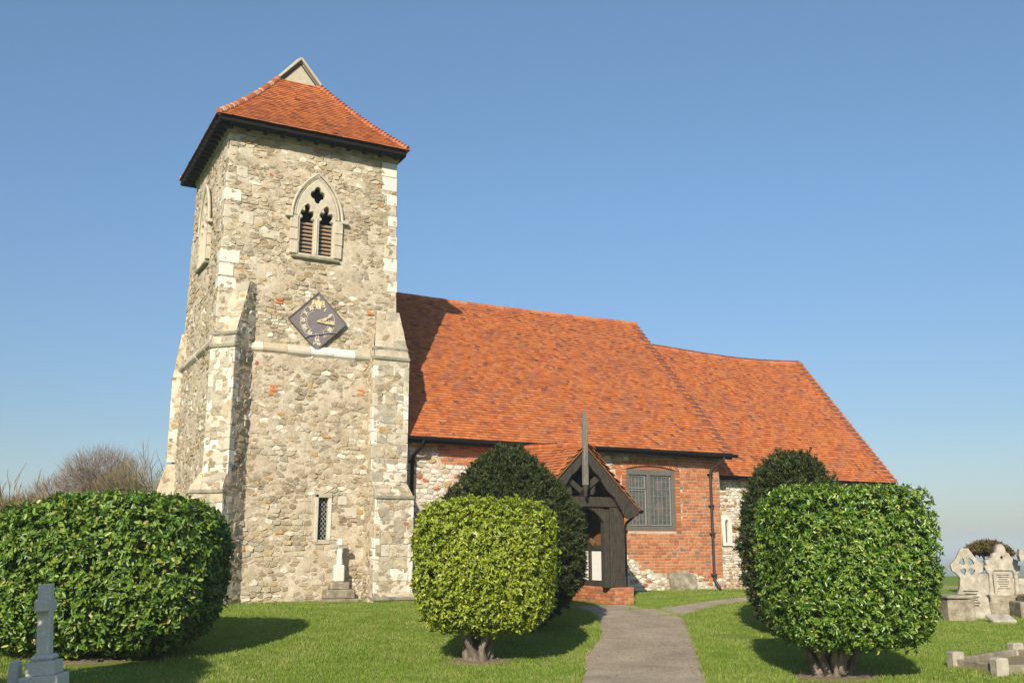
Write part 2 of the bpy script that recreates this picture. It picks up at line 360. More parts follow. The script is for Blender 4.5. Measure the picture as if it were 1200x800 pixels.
X, Y = np.meshgrid(ax_, ay_); nx, ny = len(ax_), len(ay_)
V = np.stack([X.ravel(), Y.ravel(), gz(X,Y).ravel()], 1)
ii, jj = np.meshgrid(np.arange(nx-1), np.arange(ny-1)); b = (jj*nx+ii).ravel()
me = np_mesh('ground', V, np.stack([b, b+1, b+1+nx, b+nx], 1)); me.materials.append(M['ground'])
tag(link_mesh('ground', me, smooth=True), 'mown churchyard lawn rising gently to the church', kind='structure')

# path: centre strip lofted between edge polylines (left, right)
PL = [(-3,1.5),(2.2,5.6),(5.0,8.7),(6.50,10.57),(7.98,12.80),(9.66,14.93),(11.2,17.4),(11.6,18.4),(11.6,19.3)]
PR = [(-1.3,-1),(4.0,4.6),(6.4,8.0),(7.97,9.80),(10.25,12.87),(12.0,15.3),(13.0,16.7),(13.3,18.0),(13.35,19.3)]
B1 = [(12.6,17.2),(13.1,16.9),(14.1,17.65),(15.58,18.6),(16.56,19.0),(19,19.8),(24,20.6),(30,21)]
B2 = [(12.6,18.3),(13.15,18.35),(14.2,18.75),(15.5,19.35),(16.6,19.8),(18.9,20.6),(23.9,21.5),(30,22)]
def resample(P, n):
    P = np.array(P,float); d = np.r_[0, np.cumsum(np.linalg.norm(np.diff(P,axis=0),axis=1))]; t = np.linspace(0,d[-1],n)
    return np.stack([np.interp(t,d,P[:,0]), np.interp(t,d,P[:,1])],1)
def loft_strip(A, B, n, m, lift, jit=.05):
    A = resample(A,n); B = resample(B,n); V = []
    for i in range(n):
        w = (fbm(i*.35, 3.1, 3)-.45)*jit*2; w2 = (fbm(i*.35, 9.7, 3)-.45)*jit*2
        for j in range(m):
            t = j/(m-1); t2 = t+(w*(1-t)+w2*t)
            q = A[i]*(1-t2)+B[i]*t2; V.append((q[0], q[1], float(gz(q[0],q[1]))+lift-(.03 if j in (0,m-1) else 0)))
    F = [(i*m+j, i*m+j+1, (i+1)*m+j+1, (i+1)*m+j) for i in range(n-1) for j in range(m-1)]
    return V, F
mb = MB(); mb.add(*loft_strip(PL, PR, 160, 14, .018)); o = mb.build('path', M['path']); tag(o, 'grey tarmac path running up to the porch', kind='structure')
mb = MB(); mb.add(*loft_strip(B2, B1, 100, 10, .023)); o = mb.build('path', M['path']); tag(o, 'side path bending right past the chancel', kind='structure')

def pip(x, y, P):
    P = np.array(P,float); c = np.zeros(np.shape(x),bool); n = len(P)
    for i in range(n):
        x0,y0 = P[i]; x1,y1 = P[(i+1)%n]
        if y0 == y1: continue
        c ^= ((y0 > y) != (y1 > y)) & (x < (x1-x0)*(y-y0)/(y1-y0)+x0)
    return c
PATHPOLY = [PL+PR[::-1], B2+B1[::-1]]
def on_path(x, y):
    r = pip(x,y,PATHPOLY[0]) | pip(x,y,PATHPOLY[1]); return r
BARE = [((6.42,13.05),.6),((9.78,9.6),.75),((1.75,14.9),1.0),((12.0,14.0),.6)]
# grass
N = 1100000
r = 7.5+(28-7.5)*rng.random(N)**.8; az = YAW+radians(31)*(rng.random(N)*2-1)
gx = r*np.sin(az); gy = r*np.cos(az)
keep = ~on_path(gx+.22*(rng.random(N)-.5)*(rng.random(N)), gy+.22*(rng.random(N)-.5)*rng.random(N))
keep &= ~((gy > 22.4) & (gx > 3.5) & (gx < 27)) & ~((gx > 11) & (gx < 13.6) & (gy > 19.2))
for (c0, rad) in BARE: keep &= ~((np.hypot(gx-c0[0], gy-c0[1]) < rad*(.6+.6*rng.random(N))))
keep &= fbm(gx*1.7, gy*1.7, 4)+.35*rng.random(N) > .47
gx, gy, r = gx[keep], gy[keep], r[keep]; n = len(gx)
h = (.018+.03*rng.random(n))*(.6+.9*fbm(gx*.8+40, gy*.8, 3)); w = .0035+.0035*rng.random(n)+.0002*r
th = rng.random(n)*2*pi; lean = .035*rng.random(n); th2 = rng.random(n)*2*pi; z = gz(gx,gy)
V = np.empty((n,3,3),np.float32)
V[:,0] = np.stack([gx-w*np.cos(th), gy-w*np.sin(th), z-.005],1); V[:,1] = np.stack([gx+w*np.cos(th), gy+w*np.sin(th), z-.005],1)
V[:,2] = np.stack([gx+lean*np.cos(th2), gy+lean*np.sin(th2), z+h],1)
tp = []
def tuft_line(a,b,k,wd):
    t_ = rng.random(k)[:,None]; tp.append(np.array(a)*(1-t_)+np.array(b)*t_+rng.normal(0,wd,(k,2)))
tuft_line((4.0,22.25),(8.0,22.3),2600,.05); tuft_line((8.0,21.55),(9.1,21.55),900,.04); tuft_line((9.3,22.55),(11,22.6),700,.05); tuft_line((13.6,22.55),(19,22.55),3200,.05); tuft_line((19,23.25),(26,23.25),2000,.05)
tuft_line((6.9,21.7),(7.8,21.7),700,.04); tuft_line((13.62,19.3),(13.62,22.5),1500,.04)
for a,b in (((11.8,9.38),(11.6,8.58)),((11.6,8.58),(13.5,8.1)),((13.5,8.1),(13.68,9.82)),((13.68,9.82),(11.8,9.38))): tuft_line(a,b,1500,.07)
tuft_line((18.6,15.6),(20.9,14.0),2600,.25); tuft_line((.25,9.3),(.9,9.0),1200,.1)
for A_,B_2 in ((PL,None),(PR,None),(B1,None),(B2,None)):
    for i_ in range(len(A_)-1): tuft_line(A_[i_],A_[i_+1],int(280*math.dist(A_[i_],A_[i_+1])),.045)
tp = np.concatenate(tp); k = len(tp); tz = gz(tp[:,0],tp[:,1]); hh_ = .03+.07*rng.random(k)*(.4+fbm(tp[:,0]*2,tp[:,1]*2,2)); a1 = rng.random(k)*6.28; a2 = rng.random(k)*6.28; l2 = .05*rng.random(k); w2 = .006
V2 = np.stack([np.stack([tp[:,0]-w2*np.cos(a1),tp[:,1]-w2*np.sin(a1),tz],1),np.stack([tp[:,0]+w2*np.cos(a1),tp[:,1]+w2*np.sin(a1),tz],1),np.stack([tp[:,0]+l2*np.cos(a2),tp[:,1]+l2*np.sin(a2),tz+hh_],1)],1)
V = np.concatenate([V,V2.astype(np.float32)]); n = len(V)
me = np_mesh('grass', V.reshape(-1,3), np.arange(n*3).reshape(-1,3)); me.materials.append(M['blade'])
tag(link_mesh('grass', me), 'short green blades of the churchyard lawn', 'grass', kind='stuff')
# daisies / fallen petals as specks in lawn
mb = MB()
for i in range(260):
    rr_ = 8+14*random.random(); a_ = YAW+radians(30)*(2*random.random()-1); x, y = rr_*sin(a_), rr_*cos(a_)
    if on_path(np.array([x]),np.array([y]))[0] or y > 22: continue
    s_ = .007+.009*random.random(); z_ = float(gz(x,y))+.035
    mb.add([(x-s_,y-s_,z_),(x+s_,y-s_*.6,z_+.004),(x+s_,y+s_,z_),(x-s_*.7,y+s_,z_+.005)], [(0,1,2,3)])
tag(mb.build('daisies', M['white']), 'white daisies and petals scattered over the lawn', 'daisies', kind='stuff')

mb = MB()
for (c0, rad0, k_) in (((6.42,13.0),1.3,170),((9.78,9.6),1.6,200),((1.9,14.0),2.0,160),((9.5,14.5),2.5,90),((8.6,12.6),2.5,60)):
    for i in range(k_):
        a_ = random.random()*2*pi; r_ = rad0*sqrt(random.random()); x = c0[0]+r_*cos(a_); y = c0[1]+r_*sin(a_); s_ = random.uniform(.012,.028); z_ = float(gz(x,y))+random.uniform(.028,.05); b_ = random.random()*pi
        dx,dy = s_*cos(b_),s_*sin(b_)
        mb.add([(x-dx,y-dy,z_),(x+dy*.4,y-dx*.4,z_+.006),(x+dx,y+dy,z_+.002),(x-dy*.4,y+dx*.4,z_+.008)],[(0,1,2,3)])
M['litter'] = island_mat('fallen_leaf',[(0,(.25,.16,.07)),(.4,(.38,.27,.13)),(.7,(.16,.10,.05)),(.85,(.48,.40,.22))])
tag(mb.build('leaf_litter', M['litter']), 'dry brown leaves fallen under the clipped bushes', 'leaves', kind='stuff')

# ------------------------------------------------------------------ masonry
def clip(poly, a, b, c):          # keep a*x+b*y<=c
    out = []; n = len(poly)
    for i in range(n):
        p, q = poly[i], poly[(i+1)%n]; dp = a*p[0]+b*p[1]-c; dq = a*q[0]+b*q[1]-c
        if dp <= 0: out.append(p)
        if (dp < 0 < dq) or (dq < 0 < dp):
            t = dp/(dp-dq); out.append((p[0]+t*(q[0]-p[0]), p[1]+t*(q[1]-p[1])))
    return out
class Masonry:
    """collects stones and mortar of several planar faces"""
    def __init__(s): s.st = MB(); s.mo = MB()
    def frame(s, quad):
        q = [np.array(p,float) for p in quad]; U = q[1]-q[0]; U /= np.linalg.norm(U)
        N = np.cross(q[1]-q[0], q[-1]-q[0]); N /= np.linalg.norm(N); Wv = np.cross(N,U); O = q[0]
        return O,U,Wv,N,[((p-O)@U,(p-O)@Wv) for p in q]
    def mortar(s, quad, hole=None, amp=.075, step=.05, base=.004):
        q = [np.array(p,float) for p in quad]
        if len(q) == 3: q = [q[0],q[1],q[2],q[2]*.999+q[0]*.001]
        O,U,Wv,N,P = s.frame(q)
        nu = max(2,int(max(np.linalg.norm(q[1]-q[0]),np.linalg.norm(q[2]-q[3]))/step)+1); nv = max(2,int(np.linalg.norm(q[3]-q[0])/step)+1)
        u = np.linspace(0,1,nu)[None,:,None]; v = np.linspace(0,1,nv)[:,None,None]
        G = (q[0]*(1-u)+q[1]*u)*(1-v)+(q[3]*(1-u)+q[2]*u)*v
        a = (G-O)@U; b = (G-O)@Wv; sd_ = O[0]*1.7+O[1]*2.3+O[2]
        d = base+amp*(fbm(a*2.1+sd_,b*2.6+sd_,5)-.38)
        G = G+N*d[:,:,None]; ba = len(s.mo.v); s.mo.v.extend(map(tuple,G.reshape(-1,3)))
        for j in range(nv-1):
            for i in range(nu-1):
                if hole and hole(a[j,i]/2+a[j+1,i+1]/2, b[j,i]/2+b[j+1,i+1]/2): continue
                k = ba+j*nu+i; s.mo.f.append((k,k+1,k+1+nu,k+nu))
    def stone(s, poly, O,U,Wv,N, h, gap=.01, tilt=.12, rough=.006, base=-.03):
        if len(poly) < 3: return
        P = np.array(poly); c = P.mean(0); ex = P.max(0)-P.min(0)
        if ex.min() < .035: return
        d = P-c; L = np.linalg.norm(d,axis=1,keepdims=True); P = c+d*(1-np.minimum(gap*1.3/L,.4))
        Q = []
        n = len(P)
        for i in range(n):
            a,b = P[i],P[(i+1)%n]; Q.append(a*.88+b*.12); Q.append(a*.12+b*.88)
        P = np.array(Q); n = len(P); P = P+rng.normal(0,rough,P.shape)
        tx,ty = rng.normal(0,tilt,2)
        vs = []
        for (sc,hh) in ((1,base),(.98,h*.6),(.86,h)):
            R = c+(P-c)*sc
            for p in R:
                o_ = p-c; z_ = hh+(tx*o_[0]+ty*o_[1]+rng.normal(0,rough*.5) if hh > 0 else 0)
                vs.append(O+U*p[0]+Wv*p[1]+N*z_)
        vs.append(O+U*c[0]+Wv*c[1]+N*(h*1.12))
        fs = []
        for k in range(2):
            for i in range(n): fs.append((k*n+i,k*n+(i+1)%n,(k+1)*n+(i+1)%n,(k+1)*n+i))
        for i in range(n): fs.append((2*n+i,2*n+(i+1)%n,3*n))
        s.st.add(vs,fs)
    def rubble(s, quad, hole=None, mw=.195, mh=.092, hmax=.029, keep=None, mortar=True, mhole=None, gap=.006):
        if mortar: s.mortar(quad, mhole or hole)
        O,U,Wv,N,P = s.frame(quad); P = np.array(P)
        lo = P.min(0); hi = P.max(0); seeds = []; v = lo[1]-.05
        while v < hi[1]+.1:
            rh = mh*random.uniform(.6,1.6); u = lo[0]-random.random()*mw
            while u < hi[0]+.2:
                w_ = mw*random.uniform(.45,1.75)
                if random.random() < .12 and rh > mh*.9:      # two thin ones stacked
                    seeds += [(u+w_/2, v+rh*.25),(u+w_/2+.02, v+rh*.75)]
                else: seeds.append((u+w_/2, v+rh/2+random.uniform(-.22,.22)*rh))
                u += w_
            v += rh
        seeds = np.array(seeds); Z = seeds*np.array([1/1.7,1.])
        edges = []
        n = len(P); cen = P.mean(0)
        for i in range(n):
            a,b = P[i],P[(i+1)%n]; e = b-a; L = np.linalg.norm(e)
            if L < 1e-4: continue
            nn = np.array([e[1],-e[0]])/L; c_ = nn@a
            if nn@cen > c_: nn,c_ = -nn,-c_
            edges.append((nn[0],nn[1],c_-.004))
        for k in range(len(seeds)):
            su = seeds[k]
            if any(a*su[0]+b*su[1]-c_ > .02 for a,b,c_ in edges): continue
            if hole and hole(*su): continue
            if keep and not keep(*su): continue
            z = Z[k]; dd = ((Z-z)**2).sum(1); nb = np.argpartition(dd,min(13,len(dd)-1))[:14]
            poly = [(z[0]-.3,z[1]-.3),(z[0]+.3,z[1]-.3),(z[0]+.3,z[1]+.3),(z[0]-.3,z[1]+.3)]
            for j in nb:
                if j == k: continue
                d = Z[j]-z; m_ = (Z[j]+z)/2; poly = clip(poly,d[0],d[1],d@m_)
                if len(poly) < 3: break
            poly = [(p[0]*1.7,p[1]) for p in poly]
            for a,b,c_ in edges:
                if len(poly) < 3: break
                poly = clip(poly,a,b,c_)
            if len(poly) < 3: continue
            s.stone(poly,O,U,Wv,N, random.uniform(.006,hmax)**1.0, gap)
    def blocks(s, quad, ch=.28, cw=(.3,.55), h=.012, gap=.005, hole=None, jit=.05, keep=None, tilt=0, courses=None, rough=.0015, half=False):
        O,U,Wv,N,P = s.frame(quad); P = np.array(P); lo = P.min(0); hi = P.max(0)
        H = hi[1]-lo[1]; nr = max(1,round(H/ch)); v = lo[1]; row = 0
        for r_ in range(nr):
            rh = H/nr; u = lo[0]-(random.random()*cw[0] if not half else (row%2)*cw[0]/2)
            while u < hi[0]:
                w_ = random.uniform(*cw)
                poly = [(u,v),(u+w_,v),(u+w_,v+rh),(u,v+rh)]; cen = P.mean(0)
                cc = (u+w_/2,v+rh/2)
                ok = not (hole and hole(*cc)) and not (keep and not keep(*cc))
                if ok:
                    for i in range(len(P)):
                        a,b = P[i],P[(i+1)%len(P)]; e = b-a; nn = np.array([e[1],-e[0]]); c_ = nn@a
                        if nn@cen > c_: nn,c_ = -nn,-c_
                        poly = clip(poly,nn[0],nn[1],c_)
                        if len(poly) < 3: break
                    if len(poly) >= 3: s.rect(poly,O,U,Wv,N,h*random.uniform(.5,1.4),gap,rough)
                u += w_
            v += rh; row += 1
    def rect(s, poly, O,U,Wv,N, h, gap, rough=.0015, base=-.02):
        P = np.array(poly); c = P.mean(0); ex = P.max(0)-P.min(0)
        if ex.min() < .012: return
        f = 1-2*gap/ex; n = len(P); vs = []
        P = c+(P-c)*f; P = P+rng.normal(0,rough,P.shape); f2 = 1-2*min(.008,ex.min()*.12)/ex
        for R,hh in ((P,base),(P,h*.5 if h>0 else h),(c+(P-c)*f2,h)):
            for p in R: vs.append(O+U*p[0]+Wv*p[1]+N*(hh+rng.normal(0,rough*.5)))
        fs = [tuple(range(2*n,3*n))]
        for k in range(2):
            for i in range(n): fs.append((k*n+i,k*n+(i+1)%n,(k+1)*n+(i+1)%n,(k+1)*n+i))
        s.st.add(vs,fs)

# ================================================================== CHURCH
church = thing('church', 'old parish church with square rubble stone tower and orange tiled roofs', 'church', (6.5,24.5,0))
# ---- tower geometry
def lerp(a,b,t): return a+(b-a)*t
T_LO = dict(x0=4.26,x1=8.80,y0=22.42,y1=26.72)      # ground to string course
T_S = dict(x0=4.33,x1=8.74,y0=22.50,y1=26.65)        # string course
T_HI = dict(x0=4.40,x1=8.62,y0=22.56,y1=26.58)       # top
ZS, ZT = 5.78, 11.12
def ring(d,z): return [(d['x0'],d['y0'],z),(d['x1'],d['y0'],z),(d['x1'],d['y1'],z),(d['x0'],d['y1'],z)]
lo0 = ring(T_LO,-.3); lo1 = ring(dict(x0=4.28,x1=8.78,y0=22.44,y1=26.7),ZS); hi0 = ring(T_S,ZS); hi1 = ring(T_HI,ZT)
BWX, BWZ = 6.58, 8.15      # belfry window centre, sill
def arch_pts(w, h, zs, n=10):     # pointed arch outline, half width w, springing zs, apex zs+h
    R = (w*w+h*h)/(2*w); cx = R-w; pts = []; a1 = math.asin(min(1,h/R))
    right = [(-cx+R*cos(a1*k/n), zs+R*sin(a1*k/n)) for k in range(n+1)]
    left = [(-x,z) for x,z in right[::-1][1:]]
    return right+left
def in_arch(u, z, w, h, zs, z0):
    if z < z0 or abs(u) > w: return False
    if z <= zs: return True
    R = (w*w+h*h)/(2*w); cx = R-w
    return math.hypot(abs(u)+cx, z-zs) < R and z < zs+h
tower = Masonry()
def face_quad(lo,hi,i): j = (i+1)%4; return [lo[i],lo[j],hi[j],hi[i]]
# south upper (index 0) u from x0 at ZS
hs = lambda u,v: in_arch(u+T_S['x0']-BWX, v+ZS, .64,1.1,9.2,8.02)
hsm = lambda u,v: in_arch(u+T_S['x0']-BWX, v+ZS, .52,.95,9.2,8.15)
tower.rubble(face_quad(hi0,hi1,0), hs, mhole=hsm)
# west face (index 3): from (x0,y1) to (x0,y0)
WY = 24.55
hw = lambda u,v: in_arch(T_S['y1']-u-WY, v+ZS, .64,1.1,9.2,8.02)
hwm = lambda u,v: in_arch(T_S['y1']-u-WY, v+ZS, .52,.95,9.2,8.15)
tower.rubble(face_quad(hi0,hi1,3), hw, mhole=hwm)
SLX, SLW = 7.0, .125
hl = lambda u,v: abs(u+T_LO['x0']-SLX) < .2 and 1.35 < v-.3 < 2.45
hlm = lambda u,v: abs(u+T_LO['x0']-SLX) < .15 and 1.38 < v-.3 < 2.4
tower.rubble(face_quad(lo0,lo1,0), hl, mhole=hlm)
tower.rubble(face_quad(lo0,lo1,3))
tower.rubble(face_quad(hi0,hi1,2), mw=.4, mh=.2); tower.mortar(face_quad(lo0,lo1,2)); tower.mortar(face_quad(lo0,lo1,1)); tower.rubble(face_quad(hi0,hi1,1), mw=.4, mh=.2)
tower_o = tower.mo.build('tower', M['mortar'], church, True)
tag(tower_o, 'tall square tower of tan rubble stone')
tower.st.build('rubble_facing', M['rubble'], tower_o, False)
def bar(mb, x0,x1,y0,y1,z0,z1): mb.box(x0,x1,y0,y1,z0,z1,.008)
# quoins
q = MB(); qp = MB()
def quoin(mb, corner, z, h, la, lb, sx_, sy_, out=.02):
    t = min(1,max(0,(z-ZS)/(ZT-ZS)))
    cx = lerp(T_S['x0' if corner[0]=='w' else 'x1'],T_HI['x0' if corner[0]=='w' else 'x1'],t) if z > ZS else T_LO['x0' if corner[0]=='w' else 'x1']
    cy = lerp(T_S['y0' if corner[1]=='s' else 'y1'],T_HI['y0' if corner[1]=='s' else 'y1'],t) if z > ZS else T_LO['y0' if corner[1]=='s' else 'y1']
    xo = cx-out if corner[0]=='w' else cx+out-la; yo = cy-out if corner[1]=='s' else cy+out-lb
    mb.box(xo,xo+la,yo,yo+lb,z,z+h-.012,.014)
for corner in ('ws','es','wn'):
    z = ZS+.1; k = 0
    while z < ZT-.3:
        h = random.uniform(.2,.36); long = k%2
        if random.random() < .62:
            la,lb = (.42,.24) if long else (.25,.4)
            if corner == 'es': la = .34 if long else .24
            quoin(q,corner,z,min(h,ZT-.1-z),la*random.uniform(.8,1.1),lb*random.uniform(.8,1.1),1,1,random.uniform(.004,.022))
        z += h; k += 1
for z,h,la in ((10.55,.4,.42),(10.17,.38,.40),(9.78,.3,.27),(9.22,.3,.24),(8.72,.26,.27),(8.02,.36,.36),(7.5,.3,.26)): quoin(qp,'es',z,h,la,.3,1,1,.028)
for z,h,la in ((7.72,.32,.46),(7.4,.3,.34),(7.1,.28,.42),(9.25,.3,.4)): quoin(qp,'ws',z,h,la,.3,1,1,.03)
q.build_each('quoin', M['ashlar'], tower_o); qp.build_each('pale_quoin', M['pale'], tower_o)
# larger smooth blocks let into south face
blk = MB()
for (x,z,w,h) in ((4.72,8.72,.34,.32),(4.66,6.95,.3,.3),(5.2,8.45,.5,.2),(8.05,2.5,.2,.3),(7.42,1.9,.4,.24),(7.35,2.2,.22,.2),(4.62,10.4,.34,.22),(4.60,9.9,.26,.24)):
    yy = lerp(22.5,22.56,max(0,(z-ZS)/5.3)) if z > ZS else 22.43
    blk.box(x,x+w,yy-.028,yy+.1,z,z+h,.012)
blk.build_each('smooth_block', M['ashlar'], tower_o)
br = MB()
for (x,z) in ((5.66,6.95),(5.66,6.87),(7.95,6.85),(5.62,4.85),(5.62,4.76),(5.6,4.67),(7.72,4.9),(7.72,4.81)):
    yy = 22.5 if z > ZS else 22.43
    br.box(x,x+.18,yy-.03,yy+.1,z,z+.065,.006)
br.build_each('red_brick', M['brick'], tower_o)
# string course
sc = MB()
def string_run(mb, p0, p1, nrm, z, prof=((0,-.14),(.05,-.13),(.11,-.07),(.12,-.02),(.03,.13),(-.05,.14)), seg=.55):
    p0 = np.array(p0,float); p1 = np.array(p1,float); L = np.linalg.norm(p1-p0); n_ = max(1,round(L/seg)); nrm = np.array(nrm,float)
    for k in range(n_):
        a = p0+(p1-p0)*(k/n_)+(p1-p0)/L*.004; b = p0+(p1-p0)*((k+1)/n_)-(p1-p0)/L*.004; oo = random.uniform(-.01,.01); zz = random.uniform(-.008,.008); m_ = len(prof)
        vs = [np.array([*(a+nrm*(d+oo)),z+h+zz]) for d,h in prof]+[np.array([*(b+nrm*(d+oo)),z+h+zz]) for d,h in prof]
        mb.add(vs,[tuple(range(m_))[::-1],tuple(range(m_,2*m_))]+[(i,(i+1)%m_,(i+1)%m_+m_,i+m_) for i in range(m_)])
string_run(sc,(4.3,22.47),(8.76,22.47),(0,-1),ZS)
string_run(sc,(4.3,26.7),(4.3,22.44),(-1,0),ZS)
sc.build('string_course', M['ashlar'], tower_o)
# cornice under eaves
cn = MB()
string_run(cn,(4.33,22.56),(8.69,22.56),(0,-1),11.06,((0,-.12),(.06,-.1),(.1,.02),(.1,.1),(-.1,.1)),.7)
string_run(cn,(4.40,26.65),(4.40,22.5),(-1,0),11.06,((0,-.12),(.06,-.1),(.1,.02),(.1,.1),(-.1,.1)),.7)
cn.build('cornice', M['cornice'], tower_o)

# ---- buttresses
def buttress(name, base, out, side, stages, label):
    """stages: list of (z_bottom, z_vert_top, outward, half_w, z_slope_top, out_above, half_w_above)"""
    mz = Masonry(); as_ = Masonry(); cp = MB(); pq = MB(); stg = []
    base = np.array(base,float); out = np.array(out,float); side = np.array(side,float)
    def P(o_,s_,z): return np.array([*(base+out*o_+side*s_),z])
    for (zb,zt,o_,hw_,zs_,oa,hwa) in stages:
        hl,hr = hw_ if isinstance(hw_,tuple) else (hw_,hw_); hla,hra = hwa if isinstance(hwa,tuple) else (hwa,hwa)
        # side vector points to viewer's right when looking at the front from outside
        front = [P(o_,-hl,zb),P(o_,hr,zb),P(o_,hr,zt),P(o_,-hl,zt)]
        as_.st = MB(); slb = Masonry(); as_.mortar(front, base=-.012, amp=.01)
        as_.blocks(front, random.uniform(.22,.3), (.18,.6), .010, keep=lambda u,v: random.random() < .97); mz.rubble(front, mw=.2, mh=.12, hmax=.012, mortar=False)
        for sg in (1,-1):
            hw_ = hr if sg > 0 else hl; hwa = hra if sg > 0 else hla
            a = P(o_,sg*hw_,zb); b = P(-.5,sg*hw_,zb); c_ = P(-.5,sg*hw_,zt); d_ = P(o_,sg*hw_,zt)
            quad = [a,b,c_,d_] if sg > 0 else [b,a,d_,c_]
            mz.rubble(quad, mw=.2, mh=.12, hmax=.03)
            # trapezoid beside slope
            a = P(o_,sg*hw_,zt); b = P(-.5,sg*hw_,zt); c_ = P(-.5,sg*hwa,zs_); d_ = P(oa,sg*hwa,zs_)
            quad = [a,b,c_,d_] if sg > 0 else [b,a,d_,c_]
            mz.rubble(quad, mw=.2, mh=.12, hmax=.02)
            # corner quoins
            z = zb; k = 0
            while z < zt-.12:
                h = random.uniform(.22,.34); h = min(h,zt-z)
                l_ = random.uniform(.14,.3)
                cc = base+out*(o_-l_/2+.012)+side*sg*(hw_-.06+.012)
                (pq if random.random() < .22 else as_.st).obox((cc[0],cc[1],z+h/2),((out[0],out[1],0),(side[0],side[1],0),(0,0,1)),(l_/2,.07,h/2-.006),.01)
                z += h; k += 1
        # sloping weathering slabs with drip
        sl = [P(o_,-hl,zt),P(o_,hr,zt),P(oa,hra,zs_),P(oa,-hla,zs_)]
        mz.rubble(sl, mw=.26, mh=.13, hmax=.014); slb.blocks(sl, .26, (.25,.6), .016, keep=lambda u,v: random.random() < .38)
        stg.append((as_.st,slb.st)); cc = base+out*(o_-.04)+side*(hr-hl)/2; hw_ = (hl+hr)/2
        cp.obox((cc[0],cc[1],zt-.03),((out[0],out[1],0),(side[0],side[1],0),(0,0,1)),(.09,hw_+.035,.045),.02)
    b_ = mz.mo.build(name, M['mortar'], church, True); tag(b_, label)
    mz.st.build('rubble_facing', M['rubble'], b_)
    x = as_.mo; x.build('mortar_joints', M['mortar'], b_, True)
    for a_,c_ in stg:
        a_.build('ashlar_facing', M['ashlar'], b_)
        if c_.v:
            c_.build_each('weathering_slab', M['ashlar'], b_)
    pq.build_each('pale_quoin', M['pale'], b_)
    cp.build_each('drip_course', M['cornice'], b_)
r2 = 1/sqrt(2)
buttress('diagonal_buttress',(4.85,22.53),(-r2,-r2),(r2,-r2),[(2.75,5.70,.58,.30,5.9,.52,.29),(5.9,6.0,.50,.29,7.3,.0,.25),(-.4,2.45,.74,(.53,.31),2.85,.58,(.36,.30))],'stepped buttress set diagonally on the near tower corner')
buttress('diagonal_buttress',(4.42,26.5),(-r2,r2),(-r2,-r2),[(3.35,5.55,.16,.32,6.7,.0,.3),(-.4,2.4,.44,.40,3.3,.16,.33)],'stepped buttress set diagonally on the far tower corner')
buttress('square_buttress',(8.48,22.46),(0,-1),(1,0),[(2.75,5.75,.36,.44,5.95,.3,.42),(5.95,6.0,.28,.42,6.98,.0,.30),(.2,2.4,.78,.46,2.75,.36,.44),(-.3,.12,.88,.5,.22,.78,.47)],'stepped square buttress of dressed blocks at the right tower corner')

# ---- curve-based tracery
def tracery(name, outer, holes, O, U, depth, mat_, parent, bevel=.0):
    cu = bpy.data.curves.new(name,'CURVE'); cu.dimensions = '2D'; cu.fill_mode = 'BOTH'; cu.extrude = depth/2; cu.bevel_depth = bevel; cu.bevel_resolution = 1
    for pts in [outer]+holes:
        sp = cu.splines.new('POLY'); sp.points.add(len(pts)-1); sp.use_cyclic_u = True
        for i,(x,z) in enumerate(pts): sp.points[i].co = (x,z,0,1)
    ob = bpy.data.objects.new(name,cu); me = bpy.data.meshes.new_from_object(ob); bpy.data.objects.remove(ob)
    U = Vector(U); Wv = Vector((0,0,1)); N = U.cross(Wv)
    mt = Matrix(((U.x,Wv.x,N.x,O[0]),(U.y,Wv.y,N.y,O[1]),(U.z,Wv.z,N.z,O[2]),(0,0,0,1))); me.transform(mt)
    me.materials.clear(); me.materials.append(mat_)
    return link_mesh(name, me, parent)
def light_hole(cx, w, z0, zs):     # cusped trefoil headed light
    pts = [(cx-w,z0),(cx+w,z0),(cx+w,zs)]
    pts += [(cx+w*1.0,zs+.04),(cx+w*.68,zs+.07),(cx+w*.74,zs+.10),(cx+w*.95,zs+.14),(cx+w*.92,zs+.21),(cx+w*.7,zs+.265),(cx+w*.38,zs+.25),(cx+w*.42,zs+.30),(cx+w*.48,zs+.35),(cx+w*.26,zs+.41),(cx,zs+.44)]
    right = pts[3:]; pts += [(2*cx-x,z) for x,z in right[::-1][1:]]+[(cx-w,zs)]
    return pts
def quatre(cx, cz, r):
    pts = []
    for k in range(40):
        t = 2*pi*k/40+pi/2; rr_ = r*(.70+.30*abs(cos(2*t))) ; pts.append((cx+rr_*cos(t)*.9,cz+rr_*sin(t)*1.05))
    return pts
